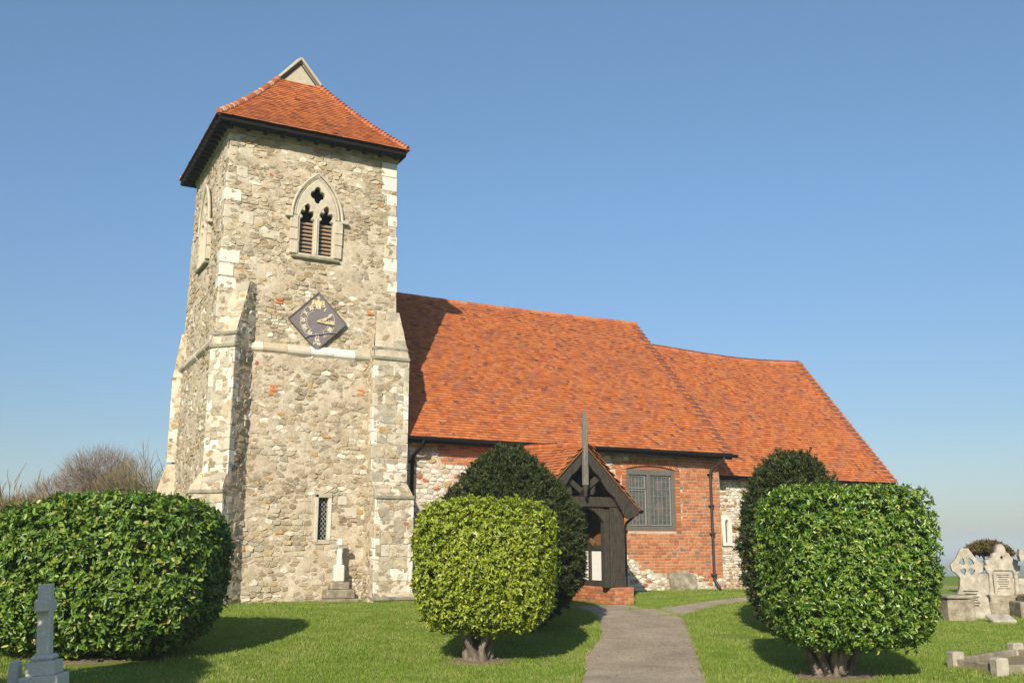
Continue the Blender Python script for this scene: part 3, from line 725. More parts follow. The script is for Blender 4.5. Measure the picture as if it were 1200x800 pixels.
def belfry(O, U, nrm, parent, louvres=True):
    z0 = BWZ
    outer = [(-.47,z0),(.47,z0)]+arch_pts(.47,.95,9.16)
    holes = [light_hole(-.24,.19,z0+.03,9.03), light_hole(.24,.19,z0+.03,9.03), quatre(0,9.71,.215)]
    f_ = tracery('belfry_window', outer, holes, (O[0],O[1],0), U, .14, M['tracery'], parent, .012)
    # moulded arch rings and hood mould, jamb blocks, sill
    mb = MB(); U3 = np.array(U); N3 = np.array(nrm)
    def arc_run(w,h,zs,r0,dout,n=9):
        P_ = arch_pts(w,h,zs,n)
        mb.tube([np.array([O[0],O[1],0])+U3*x+np.array([0,0,z])+N3*dout for x,z in P_], r0, 6)
    arc_run(.49,.97,9.14,.035,.05); arc_run(.55,1.04,9.14,.03,.06); arc_run(.63,1.14,9.12,.035,.10)
    for sg in (-1,1): mb.tube([np.array([O[0],O[1],0])+U3*(sg*.24+x)+np.array([0,0,z])+N3*.075 for x,z in arch_pts(.215,.40,9.08,5)],.018,6)
    mb.tube([np.array([O[0],O[1],z_])+N3*.075 for z_ in (z0+.03,9.1)],.03,6)
    for sg in (-1,1):
        c_ = np.array([O[0],O[1],9.1])+U3*sg*.70+N3*.09; mb.obox(c_,(U3,N3,(0,0,1)),(.085,.06,.045),.012)
        z = z0
        for h in (.34,.3,.33):
            mb.obox(np.array([O[0],O[1],z+h/2])+U3*sg*(.56+.03*((z*7)%1-.5))+N3*.02,(U3,N3,(0,0,1)),(.10,.09,h/2-.006),.012); z += h
    mb.build('window_surround', M['tracery'], parent, False)
    sl_ = MB(); sl_.obox(np.array([O[0],O[1],z0-.06])+N3*.05,(U3,N3,(0,0,1)),(.60,.085,.035),.02); sl_.build('window_sill', M['cornice'], parent)
    lv = MB()
    for sg in (-1,1):
        z = z0+.06
        while z < 9.0:
            c_ = np.array([O[0],O[1],z])+U3*sg*.24-N3*.085; a_ = .75
            lv.obox(c_,(U3,N3*cos(a_)-np.array([0,0,1])*sin(a_),N3*sin(a_)+np.array([0,0,1])*cos(a_)),(.19,.045,.012)); z += .098
    lv.build('louvres', M['louvre'], parent)
    dk = MB(); dk.obox(np.array([O[0],O[1],8.95])-N3*.35,(U3,N3,(0,0,1)),(.55,.01,.95)); dk.build('belfry_shade_sheet', M['dark'], parent)  # near-black sheet stands in for the unlit void behind the louvres
belfry((BWX,22.545), (1,0,0), (0,-1,0), tower_o)
belfry((4.375,WY), (0,-1,0), (-1,0,0), tower_o)
# slit window
mb = MB(); 
for (x0,x1,z0,z1) in ((6.80,6.88,1.34,2.44),(7.12,7.2,1.4,2.4),(6.80,7.2,2.36,2.46),(6.82,7.18,1.30,1.40)): mb.box(x0,x1,22.37 if z1>2.4 else 22.385,22.6,z0,z1,.01)
mb.build('slit_window_frame', M['ashlar'], tower_o)
mb = MB(); mb.box(6.87,7.13,22.52,22.53,1.38,2.38); sg_ = mb.build('slit_glass', M['dark'], tower_o)
mb = MB()
for k in range(-6,14):
    for s_ in (1,-1):
        a = np.array([6.88,1.4+k*.11]); b = a+np.array([.24,.3])
        if s_ < 0: a,b = np.array([7.12,a[1]]),np.array([6.88,b[1]])
        # clip by z range
        lo_,hi_ = 1.4,2.36
        d_ = b-a
        t0 = max(0,(lo_-a[1])/d_[1]); t1 = min(1,(hi_-a[1])/d_[1])
        if t1 <= t0: continue
        p0 = a+d_*t0; p1 = a+d_*t1; mb.beam((p0[0],22.505-.003*s_,p0[1]),(p1[0],22.505-.003*s_,p1[1]),.012,.006)
mb.build('lead_lattice', M['lead'], tower_o)

# ---- roofs
def pip1(u,v,P):
    c = False; n = len(P)
    for i in range(n):
        x0,y0 = P[i]; x1,y1 = P[(i+1)%n]
        if (y0 > v) != (y1 > v) and u < (x1-x0)*(v-y0)/(y1-y0)+x0: c = not c
    return c
def tiled(mb, poly, sag=None, tw=.15, g=.104, over=.04, skirt=None, dark=None, under=None):
    """poly: 3D planar polygon, first edge = eave (left to right seen from outside). tiles laid in courses."""
    q = [np.array(p,float) for p in poly]; U = q[1]-q[0]; U /= np.linalg.norm(U); N = np.cross(q[1]-q[0],q[2]-q[1]); N /= np.linalg.norm(N); Wv = np.cross(N,U); O = q[0]
    P = [((p-O)@U,(p-O)@Wv) for p in q]; us = [p[0] for p in P]; vs_ = [p[1] for p in P]
    sg = sag or (lambda p: 0.)
    v = -over; row = 0; tp = .013
    while v < max(vs_)-g*.2:
        u = min(us)-tw*(.5 if row%2 else 0)-.02; wob = random.uniform(-.004,.004)
        while u < max(us)+.02:
            w_ = tw*random.uniform(.985,1.0); cu,cv = u+w_/2, max(v+g*.5,.002)
            if pip1(cu,cv,P):
                lift = random.uniform(0,.006)+(random.random()<.03)*.008; dv = wob+random.uniform(-.004,.004); l = g*1.35
                tl = random.uniform(-.003,.003)
                c4 = [(u+.002,v+dv,lift+.027+tl),(u+w_-.002,v+dv,lift+.027-tl),(u+w_-.002,v+l,.004),(u+.002,v+l,.004)]
                top = []; bot = []
                for (a,b,h) in c4:
                    p = O+U*a+Wv*b; s_ = sg(p); p = p+np.array([0,0,s_]); top.append(p+N*(h+tp)); bot.append(p+N*h)
                (dark if (dark and dark[1](cu,cv,row)) else (mb,))[0].add(top+bot,[(0,1,2,3),(0,4,5,1),(1,5,6,2),(3,7,4,0)])
            u += tw
        v += g; row += 1
    if under is not None:
        nu = 12; V = []
        for p in q: pass
        c_ = sum(q)/len(q)
        # simple fan underlay with sag applied on subdivided edges
        ed = []
        for i in range(len(q)):
            for k in range(8): ed.append(q[i]+(q[(i+1)%len(q)]-q[i])*k/8)
        vs = [p+np.array([0,0,sg(p)-.012]) for p in ed]+[c_+np.array([0,0,sg(c_)-.012])]
        n = len(ed); under.add(vs,[(i,(i+1)%n,n) for i in range(n)])
# tower roof
EX0,EX1,EY0,EY1,EZ = 4.02,8.76,22.08,27.0,11.18
GX = (EX0+EX1)/2; GY0,GY1,GZ,GB,GH = 24.0,25.1,13.97,13.32,.54
A,B_,C_,D_ = (EX0,EY0,EZ),(EX1,EY0,EZ),(EX1,EY1,EZ),(EX0,EY1,EZ)
gl,gr = (GX-GH,GY0,GB),(GX+GH,GY0,GB); gl2,gr2 = (GX-GH,GY1,GB),(GX+GH,GY1,GB)
t0_,t1_ = (GX,GY0,GZ),(GX,GY1,GZ)
tsag = lambda p: -.09*sin(pi*min(1,max(0,(p[2]-EZ)/(GB-EZ))))
tr = MB(); un = MB()
tiled(tr,[A,B_,gr,gl],tsag,under=un); tiled(tr,[D_,A,gl,t0_,t1_,gl2],tsag,under=un)
tiled(tr,[B_,C_,gr2,t1_,t0_,gr],tsag,under=un); tiled(tr,[C_,D_,gl2,gr2],tsag,under=un)
ro = un.build('tower_roof', M['darktile'], church); tag(ro,'pyramid roof of orange clay tiles on the tower')
tr.build('roof_tiles', M['tile'], ro)
for a,b in ((A,gl),(B_,gr),(C_,gr2),(D_,gl2)):
    hp = MB(); a = np.array(a);b = np.array(b); L = np.linalg.norm(b-a); n_ = int(L/.105)
    outd = np.array([a[0]-GX,a[1]-24.55,0]); 
    for k in range(n_):
        p0 = a+(b-a)*(k/n_); p1 = a+(b-a)*min(1,(k+1.5)/n_)
        p0[2] += tsag(p0)+.035+random.uniform(0,.008); p1 = p1+np.array([0,0,tsag(p1)+.004])
        hp.tube([p0,p1],[.085,.06],7)
    hp.build('hip_tiles', M['hip' if a[0] < 5 and a[1] < 23 else 'ridge'], ro, False)
mb = MB(); mb.prism([(-GH,0),(GH,0),(0,GZ-GB)],(GX,GY0-.02,GB-.03),(1,0,0),(0,0,1),-.2,0.0); mb.build('gablet', M['render'], ro)
mb = MB()
for sg in (-1,1):
    mb.beam((GX+sg*(GH+.03),GY0-.06,GB+.02),(GX,GY0-.06,GZ+.03),.06,.14,(0,1,0),.01)
    mb.beam((GX+sg*(GH+.03),GY0+.55,GB+.04),(GX,GY0+.55,GZ+.075),.09,1.0,(0,1,0),.01)
mb.build('gablet_verge', M['render'], ro)
mb = MB()
for sg in (-1,1): mb.beam((GX+sg*(GH-.10),GY0-.028,GB+.03),(GX,GY0-.028,GZ-.10),.035,.02,(0,1,0))
mb.build('painted_verge_shadow', M['brownpipe'], ro)  # dark strips drawn in as the shadow line below the verge
# eaves boards
mb = MB()
mb.box(EX0+.05,EX1-.05,EY0+.05,22.62,EZ-.10,EZ-.03); mb.box(EX0+.05,4.5,22.6,EY1-.05,EZ-.10,EZ-.03); mb.box(8.5,EX1-.05,22.62,EY1-.05,EZ-.10,EZ-.03); mb.box(4.5,8.5,26.5,EY1-.05,EZ-.10,EZ-.03)
mb.box(EX0+.02,EX1-.02,EY0+.02,EY0+.06,EZ-.13,EZ-.01); mb.box(EX0+.02,EX0+.06,EY0+.06,EY1-.06,EZ-.17,EZ-.01); mb.box(EX1-.06,EX1-.02,EY0+.06,EY1-.06,EZ-.17,EZ-.01); mb.box(EX0+.02,EX1-.02,EY1-.06,EY1-.02,EZ-.17,EZ-.01)
mb.build('eaves_board', M['black'], ro)
mb = MB(); y = EY0+.25
while y < EY1-.1: mb.box(EX0-.03,4.42,y,y+.09,EZ-.18,EZ-.09); y += .3
x = EX0+.3
while x < EX1-.2: mb.box(x,x+.09,EY0+.07,22.5,EZ-.16,EZ-.095); x += .42
mb.build_each('rafter_foot', M['black'], ro)

# ---- nave
NX0,NX1,NY,NR,NZE,NZR = 8.6,19.0,22.7,26.94,3.93,8.72
NYE = 22.28; NB = 2*NR-NY
nv = Masonry()
WX0,WX1,WZ0,WZ1 = 15.72,17.40,1.69,3.36
def wtop(x): return WZ1+.10*(1-((x-(WX0+WX1)/2)/((WX1-WX0)/2))**2)
in_win = lambda x,z,m=0: WX0-m < x < WX1+m and WZ0-m < z < wtop(x)+m
def bricked(x,z):
    n = (float(fbm(x*2.2,z*2.2,3))-.45)
    lim = .95-.5*(x-15.6)+n*1.0 if x < 17.2 else .35+n*.6
    if x < 15.35+n*.8: return (12.0 < x < 15.35 and z > 1.0 and float(fbm(x*1.3+5,z*1.3,3)) > .62) or (x < 12 and z > 3.25 and x > 9.9+n) 
    if z > 3.6 and x < 16: return False
    return z > max(.3,lim)
u0 = NX0
nv.mortar([(NX0,NY,-.3),(NX1,NY,-.3),(NX1,NY,NZE),(NX0,NY,NZE)], lambda u,v: in_win(u+u0,v-.3,.035), base=-.006, amp=.010)
nv.mortar([(NX1,NY,-.3),(NX1,NB,-.3),(NX1,NB,NZE),(NX1,NY,NZE)]); nv.mortar([(NX1,NB,-.3),(NX0,NB,-.3),(NX0,NB,NZE),(NX0,NB,NZE)])
nv.mortar([(NX0,NB,-.3),(NX0,NY,-.3),(NX0,NY,NZE),(NX0,NB,NZE)], base=-.05)
nave = nv.mo.build('nave_wall', M['mortar_pale'], church, True); tag(nave,'low nave wall of mixed pale rubble and red brick')
rb = Masonry(); rb.rubble([(NX0,NY,-.3),(NX1,NY,-.3),(NX1,NY,NZE),(NX0,NY,NZE)], lambda u,v: in_win(u+u0,v-.3,.08) or bricked(u+u0,v-.3), mw=.19, mh=.11, hmax=.02, mortar=False, gap=.018)
rb.st.build('pale_rubble_facing', M['flint'], nave)
bk = Masonry(); bk.blocks([(NX0,NY,-.3),(NX1,NY,-.3),(NX1,NY,NZE),(NX0,NY,NZE)], .083, (.16,.235), .007, .007, hole=lambda u,v: (WZ0-.1 < v-.3 < WZ1+.02 and WX0-.16 < u+u0 < WX1+.16) or in_win(u+u0,v-.3,.03) or (v-.3 > wtop(u+u0)-.02 and abs(u+u0-(WX0+WX1)/2) < .98 and v-.3 < wtop(u+u0)+.19 and v-.3 > 3.2) or not bricked(u+u0,v-.3) , rough=.002)
for sgx,xa in ((-1,WX0),(1,WX1)):
    z = WZ0-.08; k = 0
    while z < WZ1+.02:
        w_ = .155; xb = xa+sgx*.004; bk.st.obox((xb+sgx*w_/2,NY-.004+random.uniform(-.003,.003),z+.0365),((1,0,0),(0,1,0),(0,0,1)),(w_/2-.004,.02,.0365),.005); z += .083; k += 1
# brick arch voussoirs
n_ = 26; cxw = (WX0+WX1)/2
for k in range(n_):
    x = WX0-.09+(WX1-WX0+.18)*(k+.5)/n_; xx = min(max(x,WX0),WX1); z = wtop(xx)+.005
    for j in range(2):
        dz = .095
        bk.st.obox((x+(x-cxw)*.04*(j),NY,z+.055+j*dz),((1,0,0),(0,1,0),(0,0,1)),(.029,.03,.044),.005)
# east return quoin bricks
bk.blocks([(NX1,NY,.1),(NX1,NY+.8,.1),(NX1,NY+.8,NZE),(NX1,NY,NZE)], .077, (.1,.22), .007, .005)
bk.st.build('brickwork', M['brick'], nave)
# window
mb = MB(); d0,d1 = NY+.02,NY+.11
mb.box(WX0,WX0+.10,d0,d1,WZ0,WZ1,.008); mb.box(WX1-.11,WX1,d0,d1,WZ0,WZ1,.008); mb.box(WX0+.1,WX1-.11,d0,d1,WZ0,WZ0+.11,.008)
hx = [(x,WZ1+.012) for x in np.linspace(WX0,WX1,9)]
mb.prism([(WX0,WZ1-.14),(WX1,WZ1-.14)]+hx[::-1],(0,d0-.003,0),(1,0,0),(0,0,1),-.1,0)
MX = 16.48; mb.box(MX-.05,MX+.05,d0-.006,d1,WZ0+.11,WZ1-.13,.008)
rv = MB()
rv.box(WX0-.09,WX0+.003,NY+.004,NY+.16,WZ0-.06,WZ1+.03); rv.box(WX1-.003,WX1+.09,NY+.004,NY+.16,WZ0-.06,WZ1+.03); rv.box(WX0-.08,WX1+.08,NY+.007,NY+.16,WZ0-.08,WZ0+.002); rv.box(WX0-.08,WX1+.08,NY+.03,NY+.16,WZ1-.02,WZ1+.16)
rv.build('window_reveal', M['brick'], nave)
wf = mb.build('window_frame', M['greyframe'], nave)
mb = MB(); mb.box(WX0+.05,WX1-.05,NY+.09,NY+.1,WZ0+.05,WZ1-.05); mb.build('window_glass', M['glass'], nave)
mb = MB(); yl = NY+.082
def lead(x0,z0,x1,z1,w=.008): mb.beam((x0,yl,z0),(x1,yl,z1),w,.008)
LX0,LX1,RX0,RX1 = WX0+.12,MX-.07,MX+.07,WX1-.13; zb,zt = WZ0+.13,WZ1-.16; zmid = 2.83
for (a,b) in ((LX0,LX1),(RX0,RX1)):
    n_ = 5
    for k in range(1,n_): lead(a+(b-a)*k/n_,zb,a+(b-a)*k/n_,zt)
    z = zb+.16; i = 0
    while z < zt: lead(a,z,b,z); z += (.2 if i%3 else .13); i += 1
mb.build('lead_cames', M['lead'], nave)
mb = MB(); yl = NY+.07
for (x0,x1,z0,z1) in ((LX0,LX1,zb,zmid-.03),(LX0,LX1-.02,zmid+.01,zt),(RX0,RX1,zb,zt)):
    mb.box(x0,x0+.018,yl-.01,yl+.012,z0,z1); mb.box(x1-.028,x1,yl-.01,yl+.012,z0,z1); mb.box(x0+.018,x1-.028,yl-.01,yl+.012,z0,z0+.022); mb.box(x0+.018,x1-.028,yl-.01,yl+.012,z1-.02,z1)
mb.build('casement', M['lead'], nave)
mb = MB()
for (x,z,rx,rz) in ((16.08,3.03,.07,.09),(16.1,2.05,.1,.14),(16.86,2.93,.11,.17),(16.88,2.3,.15,.18)):
    mb.prism([(x+rx*cos(t),z+rz*sin(t)) for t in np.linspace(0,2*pi,17)[:-1]],(0,NY+.086,0),(1,0,0),(0,0,1),0,.006)
mb.build('painted_glass', M['stain'], nave)
# nave roof
def nsag(p): 
    s = (p[0]-NX0)/(NX1+.2-NX0); t = (p[2]-NZE)/(NZR-NZE)
    return -.06*sin(pi*min(1,max(0,s)))*t+.03*(float(fbm(p[0]*.5,p[1]*.5+p[2]*.3,2))-.37)
nr = MB(); nu_ = MB(); nd = MB(); RX1_ = NX1+.22; L_ = RX1_-NX0
darkrow = lambda u,v,row: (u > L_-.30 and row%2 == 0)
tiled(nr,[(NX0,NYE,NZE-.03),(RX1_,NYE,NZE-.03),(RX1_,NR,NZR),(NX0,NR,NZR)],nsag,dark=(nd,darkrow),under=nu_)
tiled(nr,[(RX1_,2*NR-NYE,NZE-.03),(NX0,2*NR-NYE,NZE-.03),(NX0,NR,NZR),(RX1_,NR,NZR)],nsag,tw=.31,g=.224,under=nu_)
nro = nu_.build('nave_roof', M['darktile'], church); tag(nro,'steep orange clay tiled roof of the nave')
nr.build('roof_tiles', M['tile'], nro); nd.build('dark_verge_tiles', M['darktile'], nro)
def ridge(mb,p0,p1,sg,r=.10,seg=.32):
    p0 = np.array(p0,float);p1 = np.array(p1,float); n_ = int(np.linalg.norm(p1-p0)/seg)
    for k in range(n_):
        a = p0+(p1-p0)*k/n_; b = p0+(p1-p0)*(k+.97)/n_; a[2] += sg(a)+random.uniform(-.004,.004); b[2] += sg(b)+.004
        mb.tube([a,b],[r,r],10)
mb = MB(); ridge(mb,(NX0,NR,NZR-.03),(RX1_,NR,NZR-.03),nsag); mb.build('ridge_tiles', M['ridge'], nro)
# gable triangle nave east, west
mb = MB(); mb.prism([(-(NR-NY),0),(NR-NY,0),(0,NZR-NZE-.1)],(NX1,NR,NZE),(0,1,0),(0,0,1),-.2,0); mb.prism([(-(NR-NY),0),(NR-NY,0),(0,NZR-NZE-.1)],(NX0+.2,NR,NZE),(0,1,0),(0,0,1),-.2,0)
mb.build('gable_wall', M['brick'], nro)
mb = MB()  # fascia + soffit
mb.box(8.95,RX1_-.02,NYE+.06,NY-.02,NZE-.14,NZE-.07); mb.box(8.95,RX1_-.02,NYE+.03,NYE+.07,NZE-.20,NZE-.03)
mb.build('eaves_board', M['black'], nro)
mb = MB()
# gutter: half round tube in segments
gp = [(x,NYE-.03,NZE-.09+.015*sin(x*.9)) for x in np.linspace(8.95,RX1_+.12,24)]
mb.tube(gp,.055,10); mb.build('gutter', M['black'], nro)
def downpipe(pts, r, name, mt, parent, brackets):
    mb = MB(); mb.tube(pts,r,10)
    for z in brackets:
        p = min(pts,key=lambda q_: abs(q_[2]-z)); mb.box(pts[5][0]-r*1.5 if len(pts)>6 else pts[-1][0]-r*1.5,pts[5][0]+r*1.5 if len(pts)>6 else pts[-1][0]+r*1.5,pts[-1][1]-r*1.2 if len(pts)<=6 else pts[5][1]-r*1.2,(pts[5][1] if len(pts)>6 else pts[-1][1])+r*2,z-.03,z+.03,.005)
    return mb.build(name, mt, parent, True)
downpipe([(18.86,NYE-.03,3.84),(18.86,NYE+.0,3.70),(18.80,22.45,3.60),(18.66,22.60,3.48),(18.62,22.62,3.3),(18.62,22.62,.35),(18.64,22.58,.25),(18.68,22.5,.14),(18.69,22.46,.02)],.042,'downpipe',M['brownpipe'],nave,[3.3,2.4,1.6,.45])
downpipe([(9.42,NYE-.03,3.84),(9.42,NYE,3.70),(9.38,22.4,3.60),(9.3,22.58,3.45),(9.28,22.6,3.3),(9.28,22.6,.1)],.045,'downpipe',M['black'],nave,[3.3,2.2,1.0])

# ---- chancel
CX0,CX1,CY,CR,CZE,CZR = 19.0,26.7,23.4,27.1,3.36,8.02; CYE = 23.06; CB = 2*CR-CY
ch = Masonry(); LCX = 19.78
inl = lambda u,v: abs(u+CX0-LCX) < .10 and 1.3 < v-.3 < 2.1
ch.mortar([(CX0,CY,-.3),(CX1,CY,-.3),(CX1,CY,CZE),(CX0,CY,CZE)], lambda u,v: abs(u+CX0-LCX) < .08 and 1.35 < v-.3 < 2.08, base=-.01, amp=.02)
ch.rubble([(CX0,CY,-.3),(CX1,CY,-.3),(CX1,CY,CZE),(CX0,CY,CZE)], lambda u,v: abs(u+CX0-LCX) < .22 and 1.15 < v-.3 < 2.3, mw=.14, mh=.085, hmax=.02, mortar=False, gap=.014)
ch.mortar([(CX1,CY,-.3),(CX1,CB,-.3),(CX1,CB,CZE),(CX1,CY,CZE)]); ch.mortar([(CX1,CB,-.3),(CX0,CB,-.3),(CX0,CB,CZE),(CX1,CB,CZE)][:2]+[(CX0,CB,CZE),(CX1,CB,CZE)])
cho = ch.mo.build('chancel_wall', M['mortar_pale'], church, True); tag(cho,'low chancel wall of pale flint rubble')
ch.st.build('flint_facing', M['flint'], cho)
tracery('lancet_window', [(-.17,1.28),(.17,1.28),(.17,1.95)]+[(.17*cos(t),1.95+.2*sin(t)) for t in np.linspace(0,pi,9)]+[(-.17,1.95)],
        [[(-.075,1.36),(.075,1.36),(.075,1.95)]+[(.075*cos(t),1.95+.1*sin(t)) for t in np.linspace(0,pi,9)]+[(-.075,1.95)]], (LCX,CY,0),(1,0,0),.1,M['pale'],cho,.01)
mb = MB(); mb.box(LCX-.1,LCX+.1,CY+.06,CY+.07,1.33,2.1); mb.build('lancet_glass', M['glass'], cho)
def csag(p):
    s = (p[0]-CX0)/(CX1+.2-CX0); t = (p[2]-CZE)/(CZR-CZE)
    return (-.13*sin(pi*min(1,max(0,s))**1.4))*t+.03*(float(fbm(p[0]*.5+7,p[1]*.5+p[2]*.3,2))-.37)
cr = MB(); cu_ = MB(); cd = MB(); CRX = CX1+.18
tiled(cr,[(CX0-.2,CYE,CZE-.03),(CRX,CYE,CZE-.03),(CRX,CR,CZR),(CX0-.2,CR,CZR)],csag,dark=(cd,lambda u,v,row: u > CRX-CX0+.2-.24 and row%2==0),under=cu_)
tiled(cr,[(CRX,2*CR-CYE,CZE-.03),(CX0-.2,2*CR-CYE,CZE-.03),(CX0-.2,CR,CZR),(CRX,CR,CZR)],csag,tw=.31,g=.224,under=cu_)
cro = cu_.build('chancel_roof', M['darktile'], church); tag(cro,'lower orange clay tiled roof of the chancel')
cr.build('roof_tiles', M['tile'], cro); cd.build('dark_verge_tiles', M['darktile'], cro)
mb = MB(); ridge(mb,(CX0-.2,CR,CZR-.03),(CRX,CR,CZR-.03),csag); mb.build('ridge_tiles', M['ridge'], cro)
mb = MB(); mb.prism([(-(CR-CY),0),(CR-CY,0),(0,CZR-CZE-.1)],(CX1,CR,CZE),(0,1,0),(0,0,1),-.2,0); mb.build('gable_wall', M['flint'], cro)
mb = MB(); mb.box(CX0,CRX-.02,CYE+.05,CY-.02,CZE-.13,CZE-.07); mb.box(CX0+.01,CRX-.02,CYE+.02,CYE+.06,CZE-.16,CZE-.03); mb.build('eaves_board', M['black'], cro)

# ---- porch
PX,PY,PZA,PEH,PZE = 12.22,19.45,3.56,1.47,2.10      # ridge x, front y, apex z, half width to eave, eave z
pw = 1.2
pb = Masonry()
def brickbox(x0,x1,y0,y1,z0,z1):
    F_ = [[(x0,y0,z0),(x1,y0,z0),(x1,y0,z1),(x0,y0,z1)],[(x1,y0,z0),(x1,y1,z0),(x1,y1,z1),(x1,y0,z1)],[(x1,y1,z0),(x0,y1,z0),(x0,y1,z1),(x1,y1,z1)],[(x0,y1,z0),(x0,y0,z0),(x0,y0,z1),(x0,y1,z1)],[(x0,y0,z1),(x1,y0,z1),(x1,y1,z1),(x0,y1,z1)]]
    for q_ in F_: pb.mortar(q_, base=-.008, amp=.006, step=.12); pb.blocks(q_,.077,(.15,.23),.005,.005)
brickbox(PX+.78,PX+1.30,PY-.12,NY-.02,-.35,.32); brickbox(PX-1.30,PX-.78,PY-.12,NY-.02,-.35,.32)
po = pb.mo.build('porch', M['mortar_pale'], church, True); tag(po,'black timber framed gabled porch on a brick plinth')
pb.st.build('brick_plinth', M['brick'], po)
mb = MB()
mb.box(PX-.78,PX+.78,PY-.25,PY+.05,-.3,-.06,.01); mb.build('threshold', M['gravedark'], po)
for sg in (-1,1):
    mb = MB(); xc = PX+sg*.97
    mb.box(xc-.2,xc+.2,PY,PY+.26,.55,2.22,.012); mb.box(xc-.215,xc+.215,PY-.015,PY+.27,.32,.56,.012)
    mb.build('corner_post', M['timber'], po)
mb = MB()
for sg in (-1,1):
    mb.box(PX+sg*.69-.07,PX+sg*.69+.07,PY+.03,PY+.2,.32,2.1,.01)
mb.build('door_jamb', M['timber'], po)
mb = MB()
mb.box(PX-1.2,PX+1.2,PY-.02,PY+.2,2.15,2.38,.012)     # tie beam
mb.build('tie_beam', M['timber'], po)
mb = MB()     # arched brace under tie beam
pts = [(x,2.145-.34*(abs(x-PX)/.62)**2.2) for x in np.linspace(PX-.62,PX+.62,15)]
mb.prism([(PX-.62,2.15),*[(a,b) for a,b in pts],(PX+.62,2.15)],(0,PY+.04,0),(1,0,0),(0,0,1),-.12,0); mb.build('arched_brace', M['timber'], po)
mb = MB()     # barge boards (wide) with cusped inner edge
sl = (PZA-PZE)/PEH
for sg in (-1,1):
    top = [(0,PZA-.02),(sg*(PEH+.02),PZE-.02)]
    inner = []
    for k in range(25):
        t = 1-k/24; xx = sg*PEH*t; base_z = PZA-sl*PEH*t; inner.append((xx*.86,base_z-.27-.07*abs(sin(t*pi*3.2))-(.05 if t > .8 else 0)))
    poly = top+[(sg*(PEH+.0),PZE-.14)]+inner[2:]
    if sg > 0: poly = poly[::-1]
    mb.prism(poly,(PX,PY-.16,0),(1,0,0),(0,0,1),-.05,0)
mb.build('barge_board', M['timber'], po)
mb = MB()
for sg in (-1,1):
    mb.beam((PX+sg*.02,PY+.02,2.5),(PX+sg*.62,PY+.02,2.95),.13,.10,(0,1,0),.01)
    mb.beam((PX+sg*.28,PY+.05,2.42),(PX+sg*.45,PY+.05,3.0),.09,.07,(0,1,0),.01)
    mb.beam((PX+sg*1.36,PY+.05,2.2),(PX,PY+.05,PZA-.12),.16,.14,(0,1,0),.01)
    mb.tube([(PX+sg*1.0,PY-.08,2.17),(PX+sg*1.15,PY-.09,2.12),(PX+sg*1.38,PY-.09,2.14)],[.045,.07,.05],8)
mb.build('gable_braces', M['timber'], po)
mb = MB(); mb.box(PX-1.1,PX+1.1,PY+.5,PY+.52,2.2,3.3); 
mb2 = MB(); mb2.prism([(-1.3,2.1),(1.3,2.1),(0,3.4)],(PX,PY+.5,0),(1,0,0),(0,0,1),-.03,0); mb2.build('gable_shade_sheet', M['dark'], po)  # near-black sheet added as the shade inside the open porch gable
mb = MB()     # finial post with pointed tip and pendant
fx,fy = PX-.02,PY-.19
mb.box(fx-.058,fx+.058,fy-.058,fy+.058,2.62,4.1,.012)
mb.add([(fx-.05,fy-.05,4.1),(fx+.05,fy-.05,4.1),(fx+.05,fy+.05,4.1),(fx-.05,fy+.05,4.1),(fx,fy,4.42)],[(0,1,4),(1,2,4),(2,3,4),(3,0,4)])
mb.build('finial_post', M['greywood'], po)
mb = MB(); mb.lathe((fx,fy,2.35),[(.02,0),(.05,.05),(.03,.1),(.06,.16),(.06,.25),(.04,.27)],10); mb.build('pendant', M['timber'], po, True)
# side walls of porch: sill, studs, plaster panels, open above, brown brace
for sg in (-1,1):
    xw = PX+sg*.98
    mb = MB()
    mb.box(xw-.07,xw+.07,PY+.27,NY-.05,.33,.46,.01); mb.box(xw-.07,xw+.07,PY+.27,NY-.05,1.17,1.28,.01); mb.box(xw-.09,xw+.09,PY+.27,NY-.05,2.05,2.2,.01)
    y = PY+.55
    while y < NY-.1: mb.box(xw-.065,xw+.065,y-.05,y+.05,.461,2.05,.01); y += .62
    mb.build('side_framing', M['timber'], po)
    mb = MB(); mb.box(xw-.02,xw+.02,PY+.27,NY-.05,.45,1.18); mb.build('plaster_panel', M['white'], po)
    mb = MB(); mb.box(xw-.018,xw+.018,PY+.27,NY-.05,1.27,2.07); mb.build('brown_boarding', M['brownboard'], po)
    mb = MB(); mb.beam((xw-sg*.09,PY+.9,1.3),(xw-sg*.09,PY+2.2,2.1),.12,.06,(1,0,0),.01); mb.build('curved_brace', M['brownboard'], po)
mb = MB(); mb.box(PX-.55,PX+.55,NY-.06,NY-.03,-.05,2.0); mb.build('church_door', M['brownpipe'], po)
# porch roof
prf = MB(); pun = MB(); yb = NY+.1
psag = lambda p: .04*(p[1]-PY)/3*0+.012*sin(p[1]*3)
zb_ = .22   # ridge rises a little to the rear
tiled(prf,[(PX-PEH,yb,PZE+zb_*.6),(PX-PEH,PY-.18,PZE),(PX,PY-.18,PZA),(PX,yb,PZA+zb_)],psag,under=pun)
tiled(prf,[(PX+PEH,PY-.18,PZE),(PX+PEH,yb,PZE+zb_*.6),(PX,yb,PZA+zb_),(PX,PY-.18,PZA)],psag,under=pun)
pro = pun.build('porch_roof', M['darktile'], church); tag(pro,'small orange tiled gable roof over the porch')
prf.build('roof_tiles', M['tile'], pro)
mb = MB(); ridge(mb,(PX,PY-.15,PZA-.02),(PX,yb,PZA+zb_-.02),lambda p:0,.075,.28); mb.build('ridge_tiles', M['tile'], pro)
mb = MB()
for sg in (-1,1): mb.beam((PX+sg*(PEH+.02),PY-.17,PZE-.035),(PX,PY-.17,PZA-.035),.025,.07,(0,1,0))
